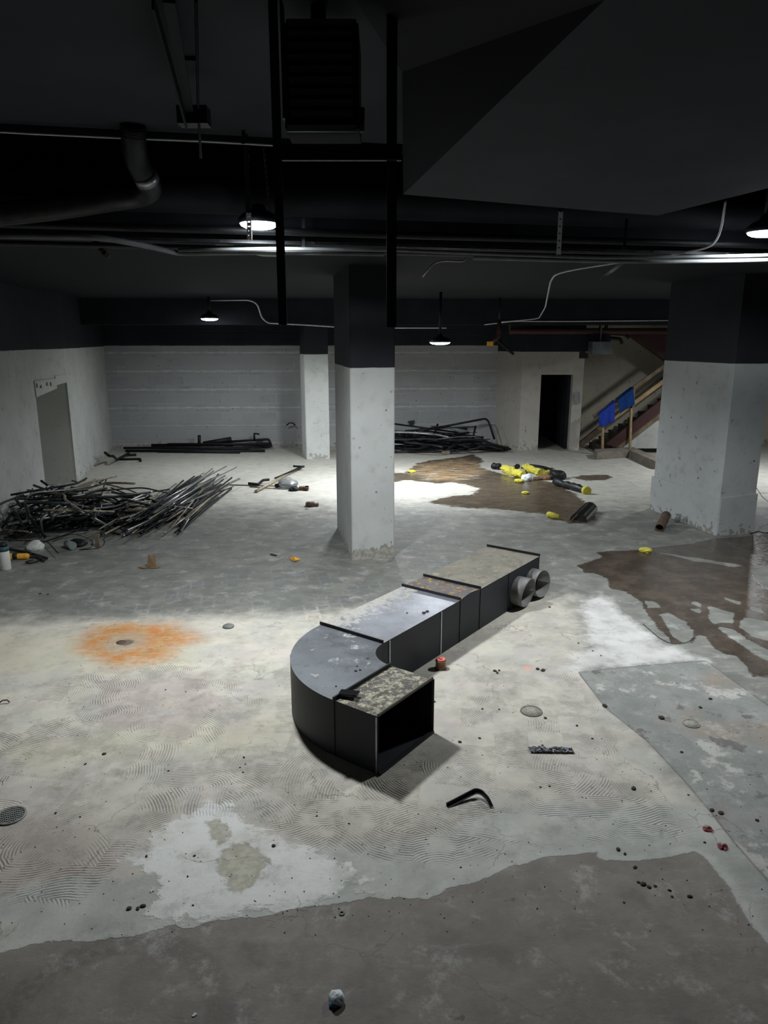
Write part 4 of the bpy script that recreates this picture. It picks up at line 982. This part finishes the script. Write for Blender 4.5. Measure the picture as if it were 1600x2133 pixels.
part('body', lambda b: lathe(b, [(0, 0), (.062, 0), (.068, .01), (.066, .25), (.06, .275), (0, .28)], 24), 'white_plastic', o, True)
part('collar', lambda b: lathe(b, [(0, .27), (.068, .27), (.068, .325), (.05, .335), (0, .335)], 24), 'teal', o, True, label='teal collar')
part('cap', lambda b: lathe(b, [(0, .33), (.055, .33), (.05, .385), (0, .39)], 24), 'steel_black', o, True, label='black cap')
o = thing('power_tool', 'yellow and black hand tool lying behind the white bottle', 'tool', tuple(G(40, 1166)))
part('body', lambda b: tube(b, [(-.2, -.02, .05), (-.1, -.01, .05), (-.08, 0, .05), (.1, .03, .045), (.13, .03, .04)], [.05, .05, .04, .045, .03], 14), 'orange', o)
part('grip', lambda b: tube(b, [(-.08, 0, .055), (-.02, .01, .055)], .047, 14), 'steel_black', o)
one('wood_block', 'small grey plank stub standing at the right end of the heap', 'plank', lambda b: box(b, G(203, 1127, .1), (.06, .03, .2)), 'woodbrown')

# back wall long pipes
GB = 'long black pipes along the back wall'
for i, (x0, y0, x1, y1, z, r) in enumerate([(262, 940, 552, 938, .04, .04), (258, 937, 545, 934, .08, .035), (316, 935, 560, 930, .13, .045), (300, 939, 520, 938, .11, .035), (330, 941, 500, 941, .035, .035), (350, 936, 566, 933, .17, .04)]):
    a_, c_ = G(x0, y0+2), G(x1, y1+4)
    ymax = B0.y+bd.y*(a_.x-B0.x)/bd.x-.15; a_.y = min(a_.y, ymax); ymax = B0.y+bd.y*(c_.x-B0.x)/bd.x-.15; c_.y = min(c_.y, ymax)
    a_.z = z; c_.z = z
    pipe('black_pipe', 'long black pipe in the low stack along the back wall', 'pipe', [a_, c_], r, 'pipe_black', GB, seg=12)
yw = 20.75
fpipe('black pipe with a squared hook at the right end of the back wall stack', [Vector((-5.0, 20.6, .2)), Vector((-3.35, 20.85, .27)), Vector((-3.28, 20.85, .06)), Vector((-3.7, 20.8, .05))], .035, 'pipe_black', .06, 'hooked_pipe')
fpipe('thick black pipe end rising on the back wall stack', [Vector((-5.2, 20.6, .17)), Vector((-4.4, 20.65, .3))], .07, 'pipe_black', 0, 'black_pipe')
fpipe('short black stub standing up from the back wall stack', [Vector((-5.32, 20.6, .12)), Vector((-5.30, 20.6, .42))], .045, 'pipe_black', 0, 'pipe_stub')
fpipe('black T-shaped valve stem on the back wall stack', [Vector((-3.75, 20.75, .24)), Vector((-3.75, 20.75, .45)), Vector((-3.6, 20.75, .43))], .025, 'pipe_black', .02, 'pipe_stub')
fpipe('black pipe bent like a Z in the far left corner', [G(219, 943, .35), G(228, 950, .15), G(236, 950, .25), G(244, 958, .03), G(268, 944, .1)], .035, 'pipe_black', .06)
fpipe('flat U-bent black pipe in front of the far left corner', [G(240, 957, .03), G(292, 956, .03), G(293, 960, .03)], .03, 'pipe_black', .05)
fpipe('short black pipe by the left end of the back wall stack', [G(262, 948, .04), G(284, 947, .04)], .035, 'pipe_black', 0, 'pipe_stub')

# heap in the far right corner
for i in range(95):
    t = rnd.random(); cx_ = .3+t*2.9; cy_ = 20.35+rnd.gauss(0, .33)+.03*t
    top = .62*math.exp(-((t-.4)/.42)**2)+.06
    z = rnd.random()*top; l = rnd.uniform(.6, 2.4); an = rnd.gauss(0, .35)+rnd.choice([0, 0, 0, math.pi])
    a_ = Vector((cx_-math.cos(an)*l/2, cy_-math.sin(an)*l/2, max(.02, z+rnd.gauss(0, .06)))); c_ = Vector((cx_+math.cos(an)*l/2, cy_+math.sin(an)*l/2, max(.02, z+rnd.gauss(0, .08))))
    P = [a_, (a_+c_)/2+Vector((0, rnd.gauss(0, .15), rnd.uniform(0, .06))), c_]
    for p in P:
        lim = B0.y+bd.y*(p.x-B0.x)/bd.x-.1
        p.y = min(p.y, lim); p.x = min(p.x, 3.55); p.x = max(p.x, -.6)
        if p.x > 3.1: p.y = min(p.y, 20.4)
        if p.x > 3.1: p.z = min(p.z, .1)
    m = rnd.choice(['pipe_black']*5+['pipe_dark', 'pipe_dark', 'pipe_galv'])
    r_ = rnd.choice([.012, .02, .03])
    pipe('scrap_conduit', TONE[m]+(' thin' if r_ < .025 else ' thick')+' scrap conduit in the low heap in the far right corner', 'pipe', P, r_, m, 'scrap conduits in the far right corner', fil=.3, seg=7)
pipe('leaning_conduit', 'long dark conduit sloping up over the far corner heap to the right wall', 'pipe', [Z(895, 894, 20.6), Z(1000, 874, 20.9), Z(1012, 872, 20.9), Z(1018, 878, 20.9), Z(1030, 915, 20.7)], .03, 'pipe_black', fil=.1)
pipe('leaning_conduit', 'long dark conduit sloping down from behind the column over the far heap', 'pipe', [Z(815, 882, 20.6), Z(955, 901, 20.7)], .025, 'pipe_black')
pipe('standing_rod', 'left of the two black rods sticking up from the far corner heap', 'rod', [Z(906, 902, 20.3), Z(912, 883, 20.4)], .03, 'pipe_black')
pipe('standing_rod', 'right of the two black rods sticking up from the far corner heap', 'rod', [Z(985, 914, 20.3), Z(991, 887, 20.4)], .03, 'pipe_black')
one('junction_box', 'small pale box in front of the far corner heap', 'box', lambda b: box(b, G(896, 936, .08), (.14, .08, .1), Matrix.Rotation(.3, 3, 'Z')), 'rubble_lt')
one('junction_box', 'pale open box nearest the puddle in front of the far corner heap', 'box', lambda b: box(b, G(929, 943, .06), (.2, .1, .1), Matrix.Rotation(.6, 3, 'Z')), 'pipe_tan')
one('metal_bracket', 'metal bracket on the block wall above the far corner heap', 'bracket', lambda b: [bar(b, Z(850, 879, 21.15), Z(864, 877, 21.15), .04, .05), bar(b, Z(853, 883, 21.15), Z(862, 883, 21.15), .04, .06)], 'pipe_dark')
one('bent_wire', 'dark ragged wire end on the block wall left of the rear column', 'wire', lambda b: tube(b, [Z(597, 886, 20.96), Z(603, 881, 20.93), Z(610, 881, 20.93), Z(615, 886, 20.96)], .02, 8), 'pipe_dark')

# scattered pieces on the middle floor
fpipe('straight grey pipe lying under the small pipe cross at middle left', [G(533, 1024, .03), G(628, 972, .03)], .035, 'pipe_tan', 0, 'loose_pipe')
fpipe('thin dark rod lying against the straight grey pipe', [G(573, 996, .07), G(632, 971, .07)], .02, 'pipe_black', 0, 'loose_rod')
fpipe('short black crosspiece at the far end of the straight grey pipe', [G(611, 971, .1), G(634, 972, .1)], .025, 'pipe_black', 0, 'crosspiece')
fpipe('copper-coloured thin rod lying on the brightly lit floor', [G(478, 1010, .015), G(575, 1012, .015)], .012, 'copper', 0, 'loose_rod')
fpipe('thin pale rod just in front of the copper-coloured rod', [G(520, 1014, .012), G(578, 1018, .012), G(585, 1016, .012)], .01, 'pipe_galv', .05, 'loose_rod')
fpipe('black bent pipe fitting left of the copper-coloured rod end', [G(518, 1007, .05), G(538, 1009, .05), G(548, 1000, .08), G(561, 999, .08)], .03, 'pipe_black', .06, 'pipe_fitting')
one('black_fitting', 'black pipe fitting touching the clear plastic bag', 'fitting', lambda b: [tube(b, [G(575, 1012, .05), G(592, 1007, .06)], .045, 10), box(b, G(597, 1005, .06), (.22, .14, .09))], 'pipe_black')
one('black_fitting', 'small black lump at the right of the clear plastic bag', 'fitting', lambda b: crumple(b, G(612, 1022), .1, 31, .6), 'pipe_black')
one('plastic_bag', 'clear crumpled plastic bag on the brightly lit floor', 'bag', lambda b: crumple(b, G(600, 1016), .2, 9, .7), 'film')
one('steel_clamp', 'small dark clamp on the bright floor, farther from the camera', 'clamp', lambda b: [box(b, G(633, 1017, .04), (.2, .12, .07)), box(b, G(639, 1016, .05), (.07, .2, .05))], 'rustpipe')
one('steel_clamp', 'dark stepped bracket on the floor left of the middle column', 'clamp', lambda b: [box(b, G(646, 1050, .04), (.16, .14, .07)), box(b, G(655, 1051, .03), (.16, .1, .05)), box(b, G(643, 1049, .09), (.05, .05, .06))], 'rustpipe')
one('metal_chip', 'small dark chip on the floor left of the middle column foot', 'chip', lambda b: bar(b, G(564, 1154, .01), G(576, 1157, .01), .03, .015), 'rubble')
o = thing('cardboard_flap', 'torn brown cardboard piece with an upright flap on the left floor', 'cardboard', tuple(G(312, 1184)))
part('base_sheet', lambda b: [slab(b, [(-.24, .02, .03), (-.05, .09, .01), (.02, .02, .012), (-.1, -.05, .012)], (0, 0, .006)), slab(b, [(-.05, .07, .01), (.19, .04, .03), (.14, -.02, .012), (.0, -.02, .01)], (0, 0, .006))], 'card', o)
o.scale = (.75, .75, .75)
part('flap', lambda b: slab(b, [(-.06, .03, .01), (.12, .03, .01), (.09, .08, .24), (.03, .07, .22), (-.03, .06, .26)], (0, .006, 0)), 'card', o)
one('orange_scrap', 'orange folded scrap on the floor left of the middle column', 'scrap', lambda b: [slab(b, [G(603, 1163, .01), G(616, 1168, .02), G(626, 1166, .01), G(612, 1161, .05)], (0, 0, .012)), slab(b, [G(605, 1165, .012), G(614, 1169, .012), G(622, 1167, .012)], (0, .02, .03))], 'orange')
# yellow foam and black insulation at the puddle
Wt = lambda q: tuple(q)
def foam(label, a_, c_, r, seed, mat='yellow', name='foam_tube', cat='insulation'):
    rr = random.Random(seed); n = 12; P = [a_.lerp(c_, i/n)+Vector((0, 0, rr.uniform(-.01, .01))) for i in range(n+1)]
    def f(b):
        tube(b, P, [r*rr.uniform(.7, 1.1) for _ in P], 12)
        if mat == 'yellow':
            for v in b.verts: v.co += Vector((rr.uniform(-1, 1), rr.uniform(-1, 1), rr.uniform(-1, 1)))*r*.22
            for fc in b.faces: fc.smooth = False
    one(name, label, cat, f, mat)
foam('torn yellow foam sleeve at the left of the litter by the back puddle', G(1048, 975, .09), G(1092, 991, .09), .1, 1)
foam('yellow foam sleeve lying right of the torn ones by the back puddle', G(1094, 973, .09), G(1128, 985, .09), .09, 2)
foam('thin yellow end strip beside the right yellow foam sleeve', G(1128, 986, .05), G(1145, 982, .05), .035, 3)
foam('black insulation offcut at the far left of the litter', G(1025, 970, .08), G(1042, 972, .08), .08, 4, 'pipe_black', 'insulation_offcut')
foam('black insulation offcut lying between two yellow sleeves', G(1071, 976, .1), G(1080, 970, .14), .06, 5, 'pipe_black', 'insulation_offcut')
foam('long dark insulated pipe with a yellow rim pointing to the right column', G(1156, 1003, .08), G(1222, 1022, .07), .085, 6, 'pipe_dark', 'insulated_pipe', 'pipe')
ip = [o for o in bpy.data.objects if o.name.startswith('insulated_pipe')][0]
part('foam_rim', lambda b: tube(b, [G(1219, 1021, .07), G(1224, 1023, .07)], .09, 12), 'yellow', ip, label='yellow foam rim')
one('black_sack', 'black crumpled sack between yellow sleeve and long dark pipe', 'sack', lambda b: crumple(b, G(1160, 997), .2, 12, .6), 'pipe_black')
one('black_hose', 'black hose looping behind the yellow sleeves', 'hose', lambda b: tube(b, fillet([G(1088, 974, .04), G(1100, 968, .04), G(1135, 973, .05), G(1152, 980, .08), G(1150, 990, .05)], .4), .03, 8), 'pipe_black')
one('brown_scrap', 'torn brown scrap beside the black sack', 'scrap', lambda b: crumple(b, G(1137, 998), .14, 14, .5), 'leather')
one('brown_scrap', 'dark flattened scrap between the white lump and the brown scrap', 'scrap', lambda b: crumple(b, G(1122, 998), .13, 15, .25), 'rustpipe')
one('white_lump', 'shiny white crumpled lump among the yellow foam', 'scrap', lambda b: crumple(b, G(1097, 1001), .12, 16, .8), 'paper')
one('black_strap', 'black pointed strap leaning over the white lump', 'strap', lambda b: slab(b, [G(1092, 1000, .02), G(1107, 997, .02), G(1095, 980, .16)], (0, .03, .02)), 'pipe_black')
for i, (px, py, s, lb) in enumerate([(1082, 1004, .14, 'yellow foam lump just left of the white lump'), (1095, 1028, .1, 'yellow foam scrap lying in the back puddle'), (858, 984, .12, 'yellow foam scrap alone right of the middle column'), (1036, 976, .07, 'tiny yellow foam crumb under the black offcut'), (1344, 1149, .12, 'bright yellow foam scrap on the right puddle')]):
    one('foam_scrap', lb, 'foam', lambda b: crumple(b, G(px, py), s*.75, 40+i, .45), 'yellow')
one('foam_plug', 'pale yellow foam plug at the lower edge of the back puddle', 'foam', lambda b: tube(b, [G(1143, 1071, .05), G(1150, 1074, .055), G(1164, 1076, .045)], [.05, .06, .04], 12), 'yellow')
def gutter(b):
    a_, c_ = G(1205, 1086, .02), G(1228, 1062, .02); d = (c_-a_); n = Vector((d.y, -d.x, 0)).normalized(); R = .15
    for k in range(12):
        t0, t1 = math.pi*k/12, math.pi*(k+1)/12
        f = lambda p, t, r_: p+n*math.cos(t)*r_+Vector((0, 0, math.sin(t)*r_))
        V_ = [b.verts.new(q) for q in (f(a_, t0, R), f(a_, t1, R), f(c_, t1, R), f(c_, t0, R), f(a_, t0, R-.012), f(a_, t1, R-.012), f(c_, t1, R-.012), f(c_, t0, R-.012))]
        for q in ((0, 1, 2, 3), (4, 5, 6, 7), (0, 1, 5, 4), (3, 2, 6, 7)): b.faces.new([V_[j] for j in q])
one('half_pipe', 'black curved half-pipe sheet lying near the back puddle', 'sheet', gutter, 'black_gloss' if 'black_gloss' in M else 'phone')
o = thing('rusty_pipe', 'short thick rusty pipe leaning against the right column', 'pipe', (0, 0, 0))
part('pipe_body', lambda b: tube(b, [G(1374, 1100, .06), G(1388, 1073, .14)], .075, 18, hollow=True), 'rustpipe', o)
one('plastic_cup', 'clear plastic cup with a dark label at the foot of the right column', 'cup', lambda b: lathe(b, [(0, 0), (.04, 0), (.055, .14), (.05, .14), (.037, .01), (0, .01)], 20, G(1411, 1088)), 'film')
pipe('thin_wire', 'thin wire trailing on the floor beside the right column base', 'wire', fillet([G(1563, 1112, .01), G(1580, 1106, .01), G(1590, 1110, .01), G(1640, 1106, .01)], .2), .007, 'pipe_black')
pipe('yellow_string', 'thin yellow string behind the right column', 'string', [Z(1575, 1015, 12.2), Z(1588, 1035, 12.4), Z(1604, 1048, 12.4)], .005, 'wood')

# ------------------------------------------------------------------ things on the near floor
q = G(918, 1392)
o = thing('pipe_stub', 'copper pipe stub with a pink cap beside the duct', 'pipe', tuple(q))
part('pipe_body', lambda b: lathe(b, [(0, 0), (.062, 0), (.05, .02), (.048, .07), (.052, .075), (.052, .085), (0, .085)], 28), 'copper', o, True)
part('cap', lambda b: [lathe(b, [(0, .08), (.044, .08), (.044, .1), (.03, .102), (.028, .09), (0, .09)], 28), lathe(b, [(0, .09), (.014, .09), (.014, .11), (0, .11)], 4)], 'pinkpaint', o)
q = G(476, 1305)
one('metal_disc', 'loose grey metal disc lying right of the rust stain', 'lid', lambda b: lathe(b, [(0, 0), (.062, 0), (.064, .012), (.055, .022), (0, .024)], 32, G(476, 1306)), 'iron')
# floor drain
q = G(22, 1700)
o = thing('floor_drain', 'round grey floor drain grate at the left edge', 'drain', tuple(q), -.25)
part('rim', lambda b: lathe(b, [(.082, .001), (.1, .001), (.1, .008), (.085, .01), (.082, .001)], 40), 'iron', o)
part('basin', lambda b: lathe(b, [(0, .0015), (.084, .0015), (.084, .003), (0, .003)], 32), 'pipe_black', o)
def grate(b):
    for i in range(-4, 5):
        y = i*.018; l = math.sqrt(max(0, .084**2-y*y)); box(b, (0, y, .006), (2*l, .008, .004))
        box(b, (y, 0, .0062), (.005, 2*l, .004))
part('grate', grate, 'iron', o)
for px, py, r_, lb, nm in ((1107, 1482, .095, 'round cleanout cover set in the ridged floor right of the duct', 'cleanout_cover'), (1440, 1508, .07, 'pale round plug set in the green-grey slab', 'floor_plug')):
    o = thing(nm, lb, 'cover', tuple(G(px, py)))
    part('rim', lambda b: lathe(b, [(r_*.86, .001), (r_, .001), (r_*.98, .007), (r_*.88, .007), (r_*.86, .001)], 40), 'concrete' if nm != 'floor_plug' else 'cover_c', o)
    part('plate', lambda b: lathe(b, [(0, .004), (r_*.87, .0035), (r_*.87, .001), (0, .001)], 40), 'cover_c', o)
one('drain_hole', 'small dark metal drain cap in the middle of the rust stain', 'drain', lambda b: lathe(b, [(0, .006), (.03, .008), (.055, .004), (.055, .0), (0, 0)], 9, G(253, 1338)), 'rustpipe')
# foil strip
def foil(b):
    a_, c_ = G(1102, 1564), G(1194, 1565); n = 26; d = (c_-a_); w_ = Vector((-.004, .034, 0)); rr = random.Random(5)
    rows = []
    for i in range(n+1):
        rows.append([b.verts.new(a_+d*(i/n)+w_*k+Vector((0, rr.uniform(-.004, .004), .004+rr.random()*.014))) for k in (-1, -.3, .3, 1)])
    for i in range(n):
        for k in range(3): b.faces.new((rows[i][k], rows[i+1][k], rows[i+1][k+1], rows[i][k+1]))
o = one('foil_strip', 'crinkled silver foil strip on the floor right of the duct', 'foil', foil, 'foil')
md = o.modifiers.new('s', 'SOLIDIFY'); md.thickness = .003
# bent black strip
def strip_(b):
    P = [G(930, 1676, .012), G(990, 1645, .045), G(1003, 1648, .05), G(1017, 1662, .045), G(1023, 1675, .02)]
    P = fillet(P, .03, 3)
    for a_, c_ in zip(P, P[1:]):
        bar(b, a_, c_, .006, .028); bar(b, a_+Vector((.004, -.012, -.012)), c_+Vector((.004, -.012, -.012)), .026, .004)
one('metal_angle', 'bent black metal angle strip on the floor in front of the duct', 'metal strip', strip_, 'steel_black')
for px, py, lb in ((1474, 1727, 'crimson plastic-capped stub nearer the ridged floor corner'), (1506, 1764, 'crimson plastic-capped stub closest to the dark slab')):
    q = G(px, py); o = thing('capped_stub', lb, 'stub', tuple(q))
    def fr_(b):
        for k in range(11):
            a_ = 2*math.pi*k/11+random.uniform(-.2, .2); l = random.uniform(.025, .036)
            slab(b, [(0, 0, .012), (math.cos(a_-.22)*l, math.sin(a_-.22)*l, .003), (math.cos(a_+.22)*l*1.05, math.sin(a_+.22)*l*1.05, .008)], (0, 0, .003))
    part('collar', fr_, 'redplastic', o); part('bolt', lambda b: lathe(b, [(0, .026), (.012, .024), (.014, .004), (0, .0)], 10), 'rubble_lt', o)
# wrapper
o = thing('wrapper', 'crumpled white and blue paper wrapper on the dark slab in front', 'wrapper', tuple(G(701, 2086)))
part('crumpled_paper', lambda b: crumple(b, (0, .0, 0), .036, 77, .95), 'paper', o)
part('blue_print', lambda b: crumple(b, (-.008, -.013, -.001), .027, 78, .62), 'bluepaper', o, label='blue printed underside')
one('paper_shred', 'tiny pale paper shred near the bottom edge', 'scrap', lambda b: slab(b, [G(399, 2117, .002), G(406, 2109, .006), G(411, 2112, .004), G(404, 2118, .002)], (0, 0, .002)), 'paper')
one('washer', 'small metal washer on the dark slab', 'washer', lambda b: lathe(b, [(.009, .001), (.017, .001), (.017, .005), (.009, .005), (.009, .001)], 20, G(712, 1903)), 'iron')
pipe('thin_wire', 'thin wire hoop lying across the edge of the right puddle', 'wire', fillet([G(1340, 1300, .005), G(1375, 1330, .005), G(1400, 1342, .005), G(1435, 1338, .01), G(1448, 1325, .02)], .2), .003, 'pipe_dark')
one('curled_strip', 'small curled brown strip at the left edge of the floor', 'scrap', lambda b: tube(b, [G(-4, 1466, .01), G(5, 1459, .03), G(15, 1458, .03), G(20, 1463, .01)], .006, 8), 'rustpipe')

# crumbs of rubble
def crumb_mesh(seed):
    bm = bmesh.new(); crumple(bm, (0, 0, 0), .5, seed, .6, 2); me = bpy.data.meshes.new('rubble_crumb'); bm.to_mesh(me); bm.free(); me.materials.append(M['rubble']); return me
CM = [crumb_mesh(s) for s in (1, 2, 3, 4)]
CR = [(217,1571,9),(178,1592,7),(508,1578,7),(511,1592,5),(500,1599,5),(506,1609,5),(351,1606,5),(116,1694,7),(167,1702,5),(305,1784,8),(570,1762,10),(405,1783,7),(391,1826,6),(287,1893,11),(298,1888,14),(269,1893,12),(402,1886,6),(387,1441,4),(345,1437,4),(1378,1496,14),(1320,1643,13),(1480,1456,8),(1459,1474,8),(1260,1471,14),(1420,1567,7),(1434,1656,5),(1145,1638,6),(1126,1640,6),(1234,1539,6),(1202,1512,7),(958,1546,9),(999,1538,7),(960,1807,5),(1288,1770,12),(1302,1779,9),(1323,1807,11),(1468,1755,6),(1483,1688,11),(1502,1694,12),(1124,1556,7),(1130,1553,6),(1005,1477,6),(1136,1496,8),(1577,1709,8),(905,1462,7),(1040,1478,5),(660,1700,6),(706,1893,5),(1235,1356,4),(1252,1366,4),(1205,1340,5),(1145,1265,6),(727,1716,6),(84,1237,6),(100,1238,5),(1031,1398,9),(1036,1402,8),(1040,1397,7),(1120,1394,10),(1131,1397,12),(1300,1880,6),(1340,1842,14),(1352,1848,10),(1365,1846,8),(1330,1838,8),(1395,1855,9),(1437,1868,12),(1400,1868,7)]
for i, (px, py, w_) in enumerate(CR):
    me = CM[i % 4]
    o = bpy.data.objects.new('rubble_crumb', me); COL.objects.link(o)
    q = G(px, py); s = w_/FPX*q.length*.98; o.location = (q.x, q.y, 0); o.scale = (s, s*random.uniform(.6, 1), s*.7); o.rotation_euler = (0, 0, random.uniform(0, 6))
    sz = 'tiny' if w_ < 6 else 'small' if w_ < 9 else 'larger'
    wh = 'on the brown-grey slab in front' if py > 1800 and px > 900 else 'on the green-grey slab at right' if px > 1240 and py < 1720 else 'at the corner of the pale strip at right' if px > 1200 else 'on the pale floor left of the duct' if px < 620 and py < 1660 else 'on the pale floor at lower left' if px < 620 else 'on the pale floor right of the duct'
    tag(o, sz+' dark crumb of rubble lying '+wh, 'rubble', 'rubble crumbs '+wh)
# crumbs on the duct
for px, py, w_ in ((883, 1277, 8), (890, 1274, 7), (848, 1277, 4), (741, 1398, 6), (750, 1396, 5), (744, 1388, 4), (766, 1372, 4), (700, 1430, 4)):
    o = bpy.data.objects.new('rubble_crumb', CM[1]); COL.objects.link(o)
    q = G(px, py, HD); s = w_/FPX*(q-cam.location).length; o.location = (q.x, q.y, HD+.001); o.scale = (s, s, s*.7)
    tag(o, 'small dark crumb lying on top of the discarded duct', 'rubble', 'crumbs on the duct')
# fine grit nobody could count
def grit(b):
    rr = random.Random(9)
    for _ in range(700):
        q = G(rr.uniform(-100, 1700), rr.uniform(1180, 1950)); s = rr.uniform(.003, .007)
        if (Vector((q.x, q.y))-Vector((0.2, 6.2))).length < .9: continue
        a_ = rr.uniform(0, 6)
        v = [b.verts.new((q.x+math.cos(a_+k*2.1)*s, q.y+math.sin(a_+k*2.1)*s, 0.0005)) for k in range(3)]; t_ = b.verts.new((q.x, q.y, s*.9))
        for k in range(3): b.faces.new((v[k], v[(k+1) % 3], t_))
one('floor_grit', 'fine dark grit scattered over the concrete floor', 'grit', grit, 'rubble', kind='stuff')
